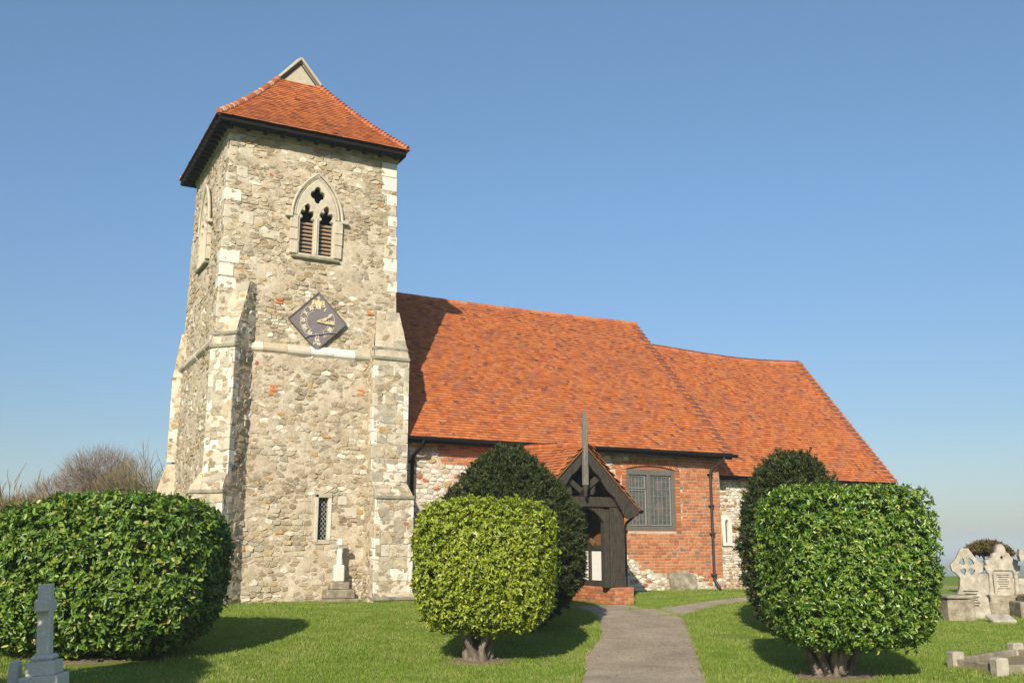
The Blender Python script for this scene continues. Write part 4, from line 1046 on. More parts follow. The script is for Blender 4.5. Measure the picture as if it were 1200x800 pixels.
mb.build('verge_strip', M['brownboard'], pro)
mb = MB()
for sg in (-1,1): mb.tube([(PX+sg*(PEH+.04),PY-.25,PZE-.05),(PX+sg*(PEH+.04),NY-.1,PZE+.03)],.04,8)
mb.build('gutter', M['black'], pro)
downpipe([(PX+PEH+.04,PY+.05,2.05),(PX+PEH+.02,PY+.08,1.95),(PX+1.28,PY+.1,1.78),(PX+1.25,PY+.1,1.65),(PX+1.25,PY+.1,0)],.032,'downpipe',M['black'],po,[1.6,.8])

# ---- clock (hung on the tower)
CKX,CKY,CKZ = 6.68,22.40,6.53
clock = thing('clock','diamond shaped slate clock with gold numerals, fixed on the tower below the belfry window','clock',(CKX,CKY,CKZ))
mb = MB(); h_ = .71; mb.prism([(0,-h_),(h_,0),(0,h_),(-h_,0)],(CKX,CKY,CKZ),(1,0,0),(0,0,1),-.05,0); dial = mb.build('dial', M['slate'], clock)
mb = MB()
for (a,b) in (((0,-h_),(h_,0)),((h_,0),(0,h_)),((0,h_),(-h_,0)),((-h_,0),(0,-h_))):
    mb.beam((CKX+a[0],CKY-.004,CKZ+a[1]),(CKX+b[0],CKY-.004,CKZ+b[1]),.022,.03)
mb.build('dial_edge', M['greyframe'], clock)
def text_mesh(items, name, mt, parent, y, font_size_default=.1):
    allm = []
    import bmesh
    bm = bmesh.new()
    for (t,x,z,size,rot,wx) in items:
        cu = bpy.data.curves.new('t','FONT'); cu.body = t; cu.size = size; cu.align_x = 'CENTER'; cu.align_y = 'CENTER'; cu.extrude = .002; cu.offset = .004
        ob = bpy.data.objects.new('t',cu); me = bpy.data.meshes.new_from_object(ob); bpy.data.objects.remove(ob)
        me.transform(Matrix.Translation((x,y,z)) @ Matrix.Rotation(pi/2,4,'X') @ Matrix.Rotation(rot,4,'Z') @ Matrix.Diagonal((wx,1,1,1)))
        bm.from_mesh(me); bpy.data.meshes.remove(me)
    me = bpy.data.meshes.new(name); bm.to_mesh(me); bm.free(); me.materials.clear(); me.materials.append(mt)
    return link_mesh(name, me, parent)
rom = ['XII','I','II','III','IIII','V','VI','VII','VIII','IX','X','XI']; items = []
for k,t in enumerate(rom):
    a_ = radians(90-30*k); items.append((t,CKX+.345*cos(a_),CKZ+.0+.345*sin(a_),.135,a_-pi/2,.8))
for it in items: text_mesh([it],'numeral',M['ivory'],clock,CKY-.006)
text_mesh([('E.R.',CKX+.01,CKZ-.46,.085,0,.95),('1953',CKX,CKZ-.55,.085,0,1.1)],'date_lettering',M['ivory'],clock,CKY-.006)
mb = MB()
for r0 in (.27,.42):
    for k in range(72):
        a0 = 2*pi*k/72; a1 = 2*pi*(k+1)/72
        if 70 < math.degrees(a0) < 110 or 232 < math.degrees(a0) < 290 or (25 < math.degrees(a0) < 72): continue   # ring worn away here
        mb.beam((CKX+r0*cos(a0),CKY-.004,CKZ+r0*sin(a0)),(CKX+r0*cos(a1),CKY-.004,CKZ+r0*sin(a1)),.010,.006)
mb.build('chapter_ring', M['gold'], clock)
mb = MB()   # crown-like gold ornament
mb.prism([(-.09,0),(.09,0),(.10,.12),(.05,.09),(0,.15),(-.05,.09),(-.10,.12)],(CKX,CKY,CKZ+.40),(1,0,0),(0,0,1),0,.006)
mb.prism([(-.17,-.02),(-.11,0),(-.11,.11),(-.14,.12)],(CKX,CKY,CKZ+.40),(1,0,0),(0,0,1),0,.006); mb.prism([(.11,0),(.17,-.02),(.14,.12),(.11,.11)],(CKX,CKY,CKZ+.40),(1,0,0),(0,0,1),0,.006)
mb.prism([(-.18,-.04),(.18,-.04),(.17,-.022),(-.17,-.022)],(CKX,CKY,CKZ+.40),(1,0,0),(0,0,1),0,.006)
mb.prism([(-.03,.15),(.03,.15),(.03,.2),(-.03,.2)],(CKX,CKY,CKZ+.40),(1,0,0),(0,0,1),0,.006)
mb.build('crown_ornament', M['gold'], clock)
mb = MB(); mb.beam((CKX-.02,CKY-.035,CKZ-.01),(CKX+.40,CKY-.035,CKZ-.05),.03,.008); mb.prism([(.12,-.035),(.2,.012),(.3,-.01),(.2,-.06)],(CKX,CKY-.03,CKZ),(1,0,0),(0,0,1),0,.006); mb.build('minute_hand', M['gold'], clock)
mb = MB(); mb.beam((CKX-.02,CKY-.022,CKZ-.01),(CKX+.31,CKY-.022,CKZ+.13),.028,.008); mb.prism([(.1,.0),(.16,.1),(.24,.1),(.2,.03)],(CKX,CKY-.018,CKZ),(1,0,0),(0,0,1),0,.006); mb.build('hour_hand', M['gold'], clock)
mb = MB(); mb.tube([(CKX-.30,CKY-.03,CKZ-.43),(CKX-.2,CKY-.03,CKZ-.37),(CKX+.05,CKY-.03,CKZ-.32),(CKX+.3,CKY-.03,CKZ-.26),(CKX+.5,CKY-.03,CKZ-.24)],.012,6)
mb.build('cable', M['lead'], clock)

# ================================================================== churchyard stones
def stone_thing(name,label,cat,loc,group=None): return thing(name,label,cat,loc,group)
# memorial cross in front of tower
x,y = 7.32,22.08; z = float(gz(x,y))-.02
t = thing('memorial_cross','whitish lichened stone cross on stepped base against the tower wall','cross',(x,y,z))
mb = MB(); mb.box(x-.42,x+.42,y-.3,y+.25,z,z+.12,.02); mb.box(x-.33,x+.33,y-.22,y+.18,z+.12,z+.32,.02); mb.box(x-.22,x+.22,y-.15,y+.13,z+.32,z+.48,.02); mb.build('stepped_base', M['gravedark'], t)
mb = MB(); mb.box(x-.12,x+.12,y-.09,y+.09,z+.48,z+.86,.03); mb.box(x-.052,x+.052,y-.045,y+.045,z+.84,z+1.44,.012); mb.build('shaft', M['pale'], t)
mb = MB(); mb.box(x-.19,x+.19,y-.048,y+.048,z+1.22,z+1.32,.015); mb.build('cross_arms', M['grave'], t)
# leaning old headstone at nave wall
x0,x1,yy = 17.03,17.95,22.5; z = float(gz(17.5,22.4))-.1; w2 = (x1-x0)/2; xc = (x0+x1)/2
pts = [(-w2,0),(w2,0),(w2,.5),(w2*.9,.56),(w2*.75,.54),(w2*.6,.6),(w2*.3,.66),(0,.68),(-w2*.3,.66),(-w2*.6,.6),(-w2*.72,.63),(-w2*.9,.66),(-w2,.6)]
mb = MB(); mb.prism(pts,(xc,yy,z),(1,0,0),(0,.18,.98),-.08,0)
tag(mb.build('headstone', M['gravedark'], None, loc=(xc,yy,z)),'old broad scalloped headstone leaning against the brick nave wall','headstone')
# foreground grey cross at left
def viewpt(lat, dep): p = RT*lat+FW*dep; return p[0],p[1]
def at(px, dep): return viewpt((px-600)/1149.*dep*.98, dep)
gx0,gy0 = at(71,9.2); gzz = float(gz(gx0,gy0))
t = thing('grave_cross','plain grey stone cross on a stepped plinth in front of the left laurel','cross',(gx0,gy0,gzz))
ca = radians(68)     # cross turned so that an edge faces the path
A1 = (cos(ca),sin(ca),0); A2 = (-sin(ca),cos(ca),0)
LN = np.array([-RT[0]*.075,-RT[1]*.075,1.]); LN /= np.linalg.norm(LN)
LA1 = np.array(A1)-LN*(np.array(A1)@LN); LA1 /= np.linalg.norm(LA1); LA2 = np.cross(LN,LA1)
def ob(mb,dz0,dz1,ha,hb,ch_=.008):
    c_ = np.array([gx0,gy0,gzz])+LN*(dz0+dz1)/2; mb.obox(c_,(LA1,LA2,LN),(ha,hb,(dz1-dz0)/2),ch_)
mb = MB(); ob(mb,-.05,.49,.165,.165); ob(mb,.49,.61,.125,.125); ob(mb,.61,.665,.10,.10,.025); mb.build('stepped_plinth', M['gravegrey'], t)
mb = MB(); ob(mb,.66,1.28,.056,.056); mb.build('shaft', M['gravegrey'], t)
mb = MB(); ob(mb,1.04,1.14,.13,.0575,.008); mb.build('cross_arms', M['gravegrey'], t)
bx_,by_ = at(33,9.25); bz_ = float(gz(bx_,by_))
mb = MB(); mb.obox((bx_,by_,bz_+.28),(A1,A2,(0,0,1)),(.055,.045,.3),.012); mb.obox((bx_,by_,bz_+.585),(A1,A2,(0,0,1)),(.048,.04,.02),.015)
tag(mb.build('marker_post', M['gravegrey'], None, loc=(bx_,by_,bz_)),'short grey stone marker post left of the grey cross','stone post')
# daffodils by cross
fx_,fy_ = at(112,10.6); mb = MB(); st = MB()
for k in range(26):
    x = fx_+random.uniform(-.22,.26); y = fy_+random.uniform(-.2,.2); z = float(gz(x,y)); h = random.uniform(.13,.24)
    st.tube([(x,y,z),(x+random.uniform(-.03,.03),y,z+h)],.004,4)
    for j in range(3):
        a_ = random.random()*6; st.add([(x,y,z),(x+.012,y,z),(x+.05*cos(a_),y+.05*sin(a_),z+h*.9)],[(0,1,2)])
    if k < 14:
        for j in range(6):
            a_ = j*pi/3; r_ = .028; c0 = np.array([x,y-.01,z+h]); mb.add([c0,c0+np.array([r_*cos(a_-.4),-.008,r_*sin(a_-.4)]),c0+np.array([r_*1.4*cos(a_),-.01,r_*1.4*sin(a_)]),c0+np.array([r_*cos(a_+.4),-.008,r_*sin(a_+.4)])],[(0,1,2,3)])
t = thing('daffodil_clump','small clump of yellow daffodils beside the grey cross plinth','flowers',(fx_,fy_,float(gz(fx_,fy_))))
st.build('stems', M['laurel'], t); mb.build('blooms', M['petal'], t)

# right-hand monuments
def facing(px,dep,yaw_off=0):
    x,y = at(px,dep); a = -YAW+yaw_off; U = np.array([cos(a),sin(a),0]); Nn = np.array([sin(a),-cos(a),0])
    return x,y,U,Nn
# 1 wheel cross headstone
D1 = 22.; x,y,U,Nn = facing(1133,D1,radians(-14)); z = float(gz(x,y))-.02
t = thing('wheel_cross_headstone','pale leaning headstone with pierced wheel cross top, left of the pillared monument','headstone',(x,y,z))
lean = Vector((U[0]*-.05,U[1]*-.05,1)).normalized()
def trac(name, outer, holes, O, U_, V_, depth, mt, parent):
    cu = bpy.data.curves.new(name,'CURVE'); cu.dimensions = '2D'; cu.fill_mode = 'BOTH'; cu.extrude = depth/2; cu.bevel_depth = .012; cu.bevel_resolution = 1
    for pts in [outer]+holes:
        sp = cu.splines.new('POLY'); sp.points.add(len(pts)-1); sp.use_cyclic_u = True
        for i,(a,b) in enumerate(pts): sp.points[i].co = (a,b,0,1)
    ob_ = bpy.data.objects.new(name,cu); me = bpy.data.meshes.new_from_object(ob_); bpy.data.objects.remove(ob_)
    U_ = Vector(U_); V_ = Vector(V_); N_ = U_.cross(V_)
    me.transform(Matrix(((U_.x,V_.x,N_.x,O[0]),(U_.y,V_.y,N_.y,O[1]),(U_.z,V_.z,N_.z,O[2]),(0,0,0,1)))); me.materials.clear(); me.materials.append(mt)
    return link_mesh(name, me, parent)
cz = 1.12
def qring(a0,a1,r0,r1,n=5):
    return [(r1*cos(t_),cz+r1*sin(t_)) for t_ in np.linspace(a0,a1,n)]+[(r0*cos(t_),cz+r0*sin(t_)) for t_ in np.linspace(a1,a0,n)]
holes = [qring(radians(k*90+16),radians(k*90+74),.065,.21) for k in range(4)]
outer = [(-.27,.30),(.27,.30),(.21,.82),(.19,.88),(.27,.98),(.36,1.04),(.38,1.16),(.30,1.22),(.22,1.30),(.14,1.42),(.08,1.50),(-.08,1.50),(-.14,1.42),(-.22,1.30),(-.30,1.22),(-.38,1.16),(-.36,1.04),(-.27,.98),(-.19,.88),(-.21,.82)]
trac('wheel_cross', outer, holes, (x,y,z), U*.85, lean, .13, M['grave'], t)
mb = MB(); mb.prism([(-.42,0),(.42,0),(.40,.45),(.28,.62),(.2,.85),(0,.72),(-.2,.85),(-.28,.62),(-.40,.45)],(x,y,z),U*.82,lean,-.12,.10); mb.build('inscribed_body', M['grave'], t)
mb = MB()
for k in range(6): mb.obox(np.array([x,y,z])+np.array(lean)*(.62-.06*k)+Nn*.124,(U,Nn,np.array(lean)),(.15-.03*(k%2),.004,.009))
mb.build('carved_lines', M['gravedark'], t)
# 2 low tomb left
x,y,U,Nn = facing(1112,21.6,radians(6)); z = float(gz(x,y))-.03
t = thing('chest_tomb','low grey lichened chest tomb beside the glossy shrub','tomb',(x,y,z))
mb = MB(); mb.obox((x,y,z+.24),(U,Nn,(0,0,1)),(.30,.28,.23),.025); mb.build('tomb_body', M['gravedark'], t)
mb = MB(); mb.obox((x,y,z+.52),(U,Nn,(0,0,1)),(.33,.32,.035),.02); mb.build('tomb_slab', M['gravedark'], t)
# 3 ornate monument
D3 = 22.9; x,y,U,Nn = facing(1170,D3,radians(-8)); US = U*.78; z = float(gz(x,y))+.0
t = thing('pillared_monument','ornate pale monument with small side columns and carved pointed top','monument',(x,y,z))
V3 = (0,0,1)
mb = MB(); mb.obox((x,y,z+.14),(U,Nn,V3),(.40,.25,.16),.02); mb.obox(np.array([x,y,z+.36])-Nn*0,(U,Nn,V3),(.35,.2,.08),.02); mb.build('monument_base', M['gravedark'], t)
mb = MB(); mb.prism([(-.26,.4),(.26,.4),(.26,.92)]+[(.26*cos(t_),.92+.1*sin(t_)) for t_ in np.linspace(0,pi,9)]+[(-.26,.92)],(x,y,z),US,V3,-.12,.08); mb.build('inscribed_panel', M['grave'], t)
mb = MB()
for k in range(7): mb.obox(np.array([x,y,z+.9-k*.05])+Nn*.083,(U,Nn,V3),(.13-.02*(k%3),.004,.008))
mb.build('carved_lines', M['gravedark'], t)
for sg in (-1,1):
    p = np.array([x,y,z])+U*sg*.275+Nn*.08; mb = MB(); mb.lathe(p,[(.075,.42),(.075,.48),(.05,.5),(.045,.85),(.05,.9),(.08,.94),(.085,1.0)],12); mb.build('column', M['grave'], t, True)
top = [(-.46,1.0),(.46,1.0),(.48,1.08),(.40,1.10),(.44,1.2),(.36,1.22),(.26,1.26),(.2,1.36),(.12,1.38),(.1,1.5),(.04,1.56),(-.04,1.56),(-.1,1.5),(-.12,1.38),(-.2,1.36),(-.26,1.26),(-.36,1.22),(-.44,1.2),(-.40,1.10),(-.48,1.08)]
trac('carved_pediment', top, [[(.05*cos(k),1.27+.05*sin(k)) for k in np.linspace(0,5.5,8)]], (x,y,z), US, V3, .26, M['grave'], t)
# 4 cross at right edge
D4 = 22.3; x,y,U,Nn = facing(1206,D4,radians(-5)); z = float(gz(x,y))
t = thing('tall_grave_cross','tall lichened stone cross on a heavy block at the right edge','cross',(x,y,z))
mb = MB(); mb.obox((x,y,z+.17),(U,Nn,V3),(.45,.32,.2),.03); mb.obox((x,y,z+.42),(U,Nn,V3),(.3,.24,.1),.03); mb.build('stepped_base', M['gravedark'], t)
hl_ = [(-.09,.5),(.09,.5),(.07,1.2),(.12,1.27),(.25,1.23),(.28,1.36),(.25,1.49),(.12,1.45),(.06,1.52),(.09,1.64),(0,1.70),(-.09,1.64),(-.06,1.52),(-.12,1.45),(-.25,1.49),(-.28,1.36),(-.25,1.23),(-.12,1.27),(-.07,1.2)]
mb = MB(); mb.prism(hl_,(x,y,z),U,V3,-.07,.07); mb.build('cross_shaft', M['grave'], t)
# 5 small headstones behind, fallen slab
for (px,dep,w_,h_,lab) in ((1147,26.,.34,.78,'low square pale headstone behind the pierced wheel cross'),(1180,27,.5,.62,'broad low headstone seen behind the pillared monument'),(1196,25,.26,.62,'small headstone between the pillared monument and the tall cross')):
    x,y,U,Nn = facing(px,dep,random.uniform(-.2,.2)); z = float(gz(x,y))-.05
    mb = MB(); mb.prism([(-w_,0),(w_,0),(w_,h_*.85),(w_*.7,h_),(-w_*.7,h_),(-w_,h_*.85)],(x,y,z),U,V3,-.07,.07)
    tag(mb.build('headstone', M['grave'], None, loc=(x,y,z)),lab,'headstone')
x,y,U,Nn = facing(1164,21.2,.1); z = float(gz(x,y))
mb = MB(); mb.obox((x,y,z+.08),(U,(Nn*.93+np.array([0,0,-.36])),(Nn*.36+np.array([0,0,.93]))),(.26,.16,.04),.015)
tag(mb.build('fallen_slab', M['grave'], None, loc=(x,y,z)),'broken pale slab tilted on the grass before the pillared monument','stone slab')
# 6 grave kerb with corner posts
def P3(x,y): return np.array([x,y,float(gz(x,y))])
K = [P3(11.62,8.68),P3(11.98,9.45),P3(14.35,9.95),P3(13.7,9.1)]
K = [P3(11.82,9.36),P3(11.60,8.60),P3(13.35,8.05),P3(13.65,9.75)]
K = [P3(11.80,9.38),P3(11.60,8.58),P3(13.5,8.1),P3(13.68,9.82)]
t = thing('grave_kerb','low stone kerb with square corner posts enclosing a mossy grave','grave',tuple(K[0]))
mb = MB()
for i in range(4):
    a,b = K[i],K[(i+1)%4]; mb.beam(a+np.array([0,0,.07]),b+np.array([0,0,.07]),.14,.09,np.cross(b-a,(0,0,1)),.01)
mb.build('kerb_rail', M['gravedark'], t)
for i in range(4):
    mb = MB(); mb.obox(K[i]+np.array([0,0,.10]),((.96,-.28,0),(.28,.96,0),(0,0,1)),(.09,.085,.13),.022); mb.build('corner_post', M['grave'], t)
mb = MB(); mb.add([k+np.array([0,0,.05]) for k in K],[(0,1,2,3)]); mb.build('mossy_bed', M['soil'], t)

# ================================================================== foliage
def leaves(n, cen, rad, ex, lw, ll, mat_name, parent, name='crown', depth=.16, updir=.3, jitter=.7, zcut=None, shapefn=None, seed=1, fold=.25, along=.0, cl=7, shoot=.09, lk=.11, stray_=.05):
    g = np.random.default_rng(seed)
    m_ = n//cl; n = m_*cl; d = g.normal(size=(m_,3)); d /= np.linalg.norm(d,axis=1,keepdims=True); n_all = n; n = m_
    s = (np.abs(d[:,0])**ex[0]+np.abs(d[:,1])**ex[0]+np.abs(d[:,2])**ex[1])
    s = s**(-1/ex[0]); q = d*s[:,None]
    Nn = np.sign(q)*np.abs(q)**(ex[0]-1)/np.array(rad); Nn /= np.linalg.norm(Nn,axis=1,keepdims=True)
    p = q*np.array(rad)
    if shapefn is not None: p, Nn = shapefn(p,Nn,q)
    lump = (fbm(p[:,0]*2.2+p[:,2]*1.3+50+seed, p[:,1]*2.2-p[:,2]*1.7+50, 3)-.45)+.55*(fbm(p[:,0]*8+p[:,2]*5+20+seed, p[:,1]*8-p[:,2]*6.3+90, 2)-.37)
    dep = np.abs(g.normal(0,1,n))*depth*.5; stray = g.random(n) < .035; dep[stray] = -g.random(stray.sum())*stray_
    p = p+Nn*(lump*lk-dep)[:,None]
    p[:,2] += 0
    c_,s_ = RT[0],RT[1]
    R = np.array([[c_,-s_,0],[s_,c_,0],[0,0,1.]])
    p = p@R.T+np.array(cen); Nn = Nn@R.T
    ax_s = Nn*1.0+g.normal(0,jitter*.5,(n,3)); ax_s[:,2] += updir; ax_s /= np.linalg.norm(ax_s,axis=1,keepdims=True)
    n = n_all; ax_s = np.repeat(ax_s,cl,0); p = np.repeat(p,cl,0); rad_ = g.normal(size=(n,3)); rad_ -= ax_s*(rad_*ax_s).sum(1,keepdims=True); rad_ /= np.linalg.norm(rad_,axis=1,keepdims=True)
    p = p+ax_s*(g.random(n)*shoot)[:,None]
    t = rad_+ax_s*(along+g.normal(0,.35,n))[:,None]+g.normal(0,.2,(n,3)); t /= np.linalg.norm(t,axis=1,keepdims=True)
    nn = ax_s+g.normal(0,.25,(n,3)); nn -= t*(t*nn).sum(1,keepdims=True); nn /= np.linalg.norm(nn,axis=1,keepdims=True)
    b = np.cross(nn,t); L = (ll*(.65+.6*g.random(n)))[:,None]; Wd = (lw*(.7+.5*g.random(n)))[:,None]
    up = nn*Wd*fold
    V = np.stack([p, p+t*L*.32+b*Wd*.5+up, p+t*L*.72+b*Wd*.42+up*.8-nn*L*.03, p+t*L-nn*L*.10, p+t*L*.72-b*Wd*.42+up*.8-nn*L*.03, p+t*L*.32-b*Wd*.5+up],1)
    base = (np.arange(n)*6)[:,None]
    F = np.concatenate([base+np.array([0,1,2,3]), base+np.array([0,3,4,5])],0)
    me = np_mesh(name, V.reshape(-1,3), F); me.materials.append(M[mat_name])
    return link_mesh(name, me, parent)
def core(cen, rad, ex, mt, parent, shapefn=None, k=.86, name='inner_foliage'):
    nu,nv_ = 40,24; u = np.linspace(0,2*pi,nu,endpoint=False); v = np.linspace(-pi/2,pi/2,nv_); U_,V_ = np.meshgrid(u,v)
    d = np.stack([np.cos(V_)*np.cos(U_),np.cos(V_)*np.sin(U_),np.sin(V_)],-1).reshape(-1,3)
    s = (np.abs(d[:,0])**ex[0]+np.abs(d[:,1])**ex[0]+np.abs(d[:,2])**ex[1])**(-1/ex[0]); q = d*s[:,None]
    p = q*np.array(rad)
    if shapefn is not None: p,_ = shapefn(p,d,q)
    p = p*k; c_,s_ = RT[0],RT[1]; R = np.array([[c_,-s_,0],[s_,c_,0],[0,0,1.]]); p = p@R.T+np.array(cen)
    F = [(j*nu+i,j*nu+(i+1)%nu,(j+1)*nu+(i+1)%nu,(j+1)*nu+i) for j in range(nv_-1) for i in range(nu)]
    me = np_mesh(name,p,F); me.materials.append(M[mt]); return link_mesh(name, me, parent)
def gnarly(base, n, spread, h, r0, parent, seed=3, flare=1.6):
    random.seed(seed); mb = MB()
    for k in range(n):
        a = 2*pi*k/n+random.uniform(-.3,.3); rr_ = spread*random.uniform(.3,1)
        x0,y0 = base[0]+.45*rr_*cos(a),base[1]+.45*rr_*sin(a); x1,y1 = base[0]+1.6*rr_*cos(a),base[1]+1.6*rr_*sin(a)
        pts = []; rs = []
        for j in range(8):
            t_ = j/7; w = .04*sin(t_*7+k)
            w *= 1.4; pts.append((lerp(x0,x1,t_**1.3)+w,lerp(y0,y1,t_**1.5)+w*.6,base[2]-.1+(h+.1)*t_)); rs.append(r0*random.uniform(.75,1.15)*(flare-.9*t_ if t_ < .4 else 1.15-.45*t_))
        mb.tube(pts,rs,9)
    random.seed(seed+99); return mb.build('trunk', M['bark'], parent, True)
def soilpatch(name,c,rx,ry,label):
    n = 40; mb = MB(); ang = np.linspace(0,2*pi,n,endpoint=False); vs = []
    rings = 4
    for k in range(rings,0,-1):
        for i,a in enumerate(ang):
            f_ = k/rings*(1+.25*(fbm(cos(a)*1.5+c[0],sin(a)*1.5+c[1],3)-.45)); x = c[0]+rx*f_*cos(a); y = c[1]+ry*f_*sin(a)
            vs.append((x,y,float(gz(x,y))+.008-(.03 if k == rings else 0)+.02*(1-k/rings)))
    vs.append((c[0],c[1],float(gz(*c))+.03))
    fs = [(j*n+i,j*n+(i+1)%n,(j+1)*n+(i+1)%n,(j+1)*n+i) for j in range(rings-1) for i in range(n)]+[((rings-1)*n+i,(rings-1)*n+(i+1)%n,rings*n) for i in range(n)]
    mb.add(vs,fs); o = mb.build(name, M['soil'], None, True); tag(o,label,kind='structure'); return o

def taper_bottom(k0, amt):      # narrows below
    def f_(p,N_,q):
        t_ = np.clip(-(q[:,2])*1.0,0,1); s = 1-amt*t_**2; p = p.copy(); p[:,0] *= s; p[:,1] *= s; return p,N_
    return f_
# left laurel
cx,cy = at(124,14.5); t = thing('laurel_bush','large dark green clipped laurel with broad glossy leaves, left of the tower','shrub',(cx,cy,float(gz(cx,cy))),'clipped evergreens round the church')
rad = (1.64,1.25,1.07); cc = (cx,cy,.88); ex = (4,4)
def lshape(p,N_,q):
    p = p.copy(); f_ = np.clip((-p[:,0]-.3)/1.4,0,1); up = np.clip(p[:,2],0,2); p[:,2] -= up*f_*.30
    lowm = np.clip(-q[:,2],0,1)**2*.14; p[:,0] *= 1-lowm; p[:,1] *= 1-lowm; return p,N_
leaves(68000,cc,rad,ex,.042,.09,'laurel',t,seed=11,along=.45,shoot=.05,lk=.13,shapefn=lshape,depth=.34,jitter=.95)
core(cc,rad,ex,'laurel',t,lshape,.72); gnarly((cx,cy,float(gz(cx,cy))),6,.35,.6,.07,t)
soilpatch('soil_patch',(cx,cy),1.3,1.0,'bare earth under the left laurel')
# centre laurel
bx0,by0 = 6.42,13.05; cx,cy = at(570,14.55); t = thing('clipped_bush','yellow green clipped bush with rounded box shape on short thick trunk','shrub',(bx0,by0,float(gz(bx0,by0))),'clipped evergreens round the church')
rad = (.975,.96,.90); cc = (cx,cy,.99); ex = (5,5)
leaves(64000,cc,rad,ex,.025,.056,'privet',t,seed=12,along=.7,shoot=.04,shapefn=taper_bottom(0,.12),depth=.26,jitter=.9)
core(cc,rad,ex,'privet',t,taper_bottom(0,.12),.74); gnarly((bx0,by0,float(gz(bx0,by0))),11,.27,.62,.055,t,5,1.6)
soilpatch('soil_patch',(bx0,by0),.62,.5,'bare earth under the yellow green bush')
# right bush
bx0,by0 = 9.78,9.62; cx,cy = at(987,12.9); t = thing('clipped_bush','tall glossy green clipped bush with flat top, right of the path on many stems','shrub',(bx0,by0,float(gz(bx0,by0))),'clipped evergreens round the church')
rad = (.945,.92,.96); cc = (cx,cy,1.02); ex = (7,7)
leaves(84000,cc,rad,ex,.025,.056,'euon',t,seed=13,along=.5,shoot=.045,shapefn=taper_bottom(0,.10),depth=.36,jitter=.95)
core(cc,rad,ex,'euon',t,taper_bottom(0,.10),.72); gnarly((bx0,by0,float(gz(bx0,by0))),11,.40,.65,.055,t,8,1.7)
soilpatch('soil_patch',(bx0,by0),.8,.55,'bare earth under the right bush')
# yews
cx,cy = at(594,18.6); t = thing('yew_bush','big dark domed yew standing behind the yellow green bush','yew',(cx,cy,float(gz(cx,cy))),'clipped evergreens round the church')
def dome(p,N_,q):
    p = p.copy(); u_ = np.clip(q[:,2],0,1); s = 1-.55*u_**1.4; p[:,0] *= s; p[:,1] *= s; lo = np.clip(-q[:,2]-.5,0,1); p[:,0] *= 1-.25*lo; p[:,1] *= 1-.25*lo; return p,N_
rad = (1.38,1.36,1.55); cc = (cx,cy,1.42)
leaves(110000,cc,rad,(2.9,2.9),.018,.085,'yew',t,seed=14,shapefn=dome,depth=.34,jitter=.9,along=1.5,updir=.4,cl=14,shoot=.10,lk=.2,stray_=.08)
core(cc,rad,(2.9,2.9),'yew',t,dome,.8); gnarly((cx,cy,float(gz(cx,cy))),4,.2,.8,.12,t)
cx,cy = at(930,18.5); t = thing('yew_bush','dark columnar yew half hidden behind the glossy bush right of the path','yew',(cx,cy,float(gz(cx,cy))),'clipped evergreens round the church')
rad = (.88,.9,1.52); cc = (cx,cy,1.36)
def dome2(p,N_,q):
    p = p.copy(); u_ = np.clip(q[:,2],0,1); s = 1-.28*u_**2; p[:,0] *= s; p[:,1] *= s; return p,N_
leaves(80000,cc,rad,(3,3),.018,.085,'yew',t,seed=15,shapefn=dome2,depth=.34,jitter=.9,along=1.5,updir=.4,cl=14,shoot=.10,lk=.2,stray_=.08)
core(cc,rad,(3,3),'yew',t,dome2,.8); gnarly((cx,cy,float(gz(cx,cy))),4,.15,.8,.1,t)
# clipped tree just outside the left of the frame that shades the grey cross
cx,cy = -2.5,8.3; t = thing('yew_bush','tall dark yew at the far left, shading the grey cross','yew',(cx,cy,float(gz(cx,cy))),'clipped evergreens round the church')
rad = (1.4,1.4,2.0); cc = (cx,cy,1.8)
leaves(40000,cc,rad,(2.6,2.6),.03,.12,'yew',t,seed=16,shapefn=dome,depth=.25,jitter=.9,along=1.5,updir=.4,cl=14,shoot=.10,lk=.2,stray_=.08); core(cc,rad,(2.6,2.6),'yew',t,dome,.86); gnarly((cx,cy,float(gz(cx,cy))),4,.2,.8,.12,t)

# ---- bare trees
def bare_tree(base, H, spread, seed, mt, label, trunks=1, levels=5, twigs=1.0, rmin=.010, name='bare_tree', tr=.16, group='bare trees behind the churchyard', nb=(4,6), up=.35):
    g = random.Random(seed); mb = MB(); tw = MB()
    def br(p,d,L,r,lv):
        pts = [p]; q = np.array(p); dd = np.array(d); n = 4 if lv < 3 else 3
        for i in range(n):
            dd = dd+np.array([g.gauss(0,.12),g.gauss(0,.12),g.gauss(0,.08)+.04]); dd /= np.linalg.norm(dd); q = q+dd*L/n; pts.append(q)
        rs = [r*(1-.5*i/n) for i in range(n+1)]
        (mb if lv < 2 else tw).tube(pts,rs,5 if lv < 2 else 3,cap=False)
        if lv >= levels: return
        for k in range(g.randint(*nb)):
            t_ = g.uniform(.35,1.0) if lv else g.uniform(.3,1.0); i = min(n-1,int(t_*n)); s = pts[i]+(pts[i+1]-pts[i])*(t_*n-i)
            e = np.array([g.gauss(0,1),g.gauss(0,1),g.gauss(0,.6)+up]); e /= np.linalg.norm(e); nd = dd*.75+e*.75*spread; nd /= np.linalg.norm(nd)
            br(s,nd,L*g.uniform(.55,.75),max(r*.5,rmin),lv+1)
    t = thing(name,label,'tree',base,group)
    for k in range(trunks):
        b = np.array(base,float)+np.array([g.uniform(-.5,.5),g.uniform(-.5,.5),0])*(trunks > 1); br(b-np.array([0,0,.2]),np.array([g.gauss(0,.15),g.gauss(0,.15),1.]),H*.38,tr,0)
    mb.build('trunk', M['bark'], t, True); tw.build('crown', M[mt], t); return t
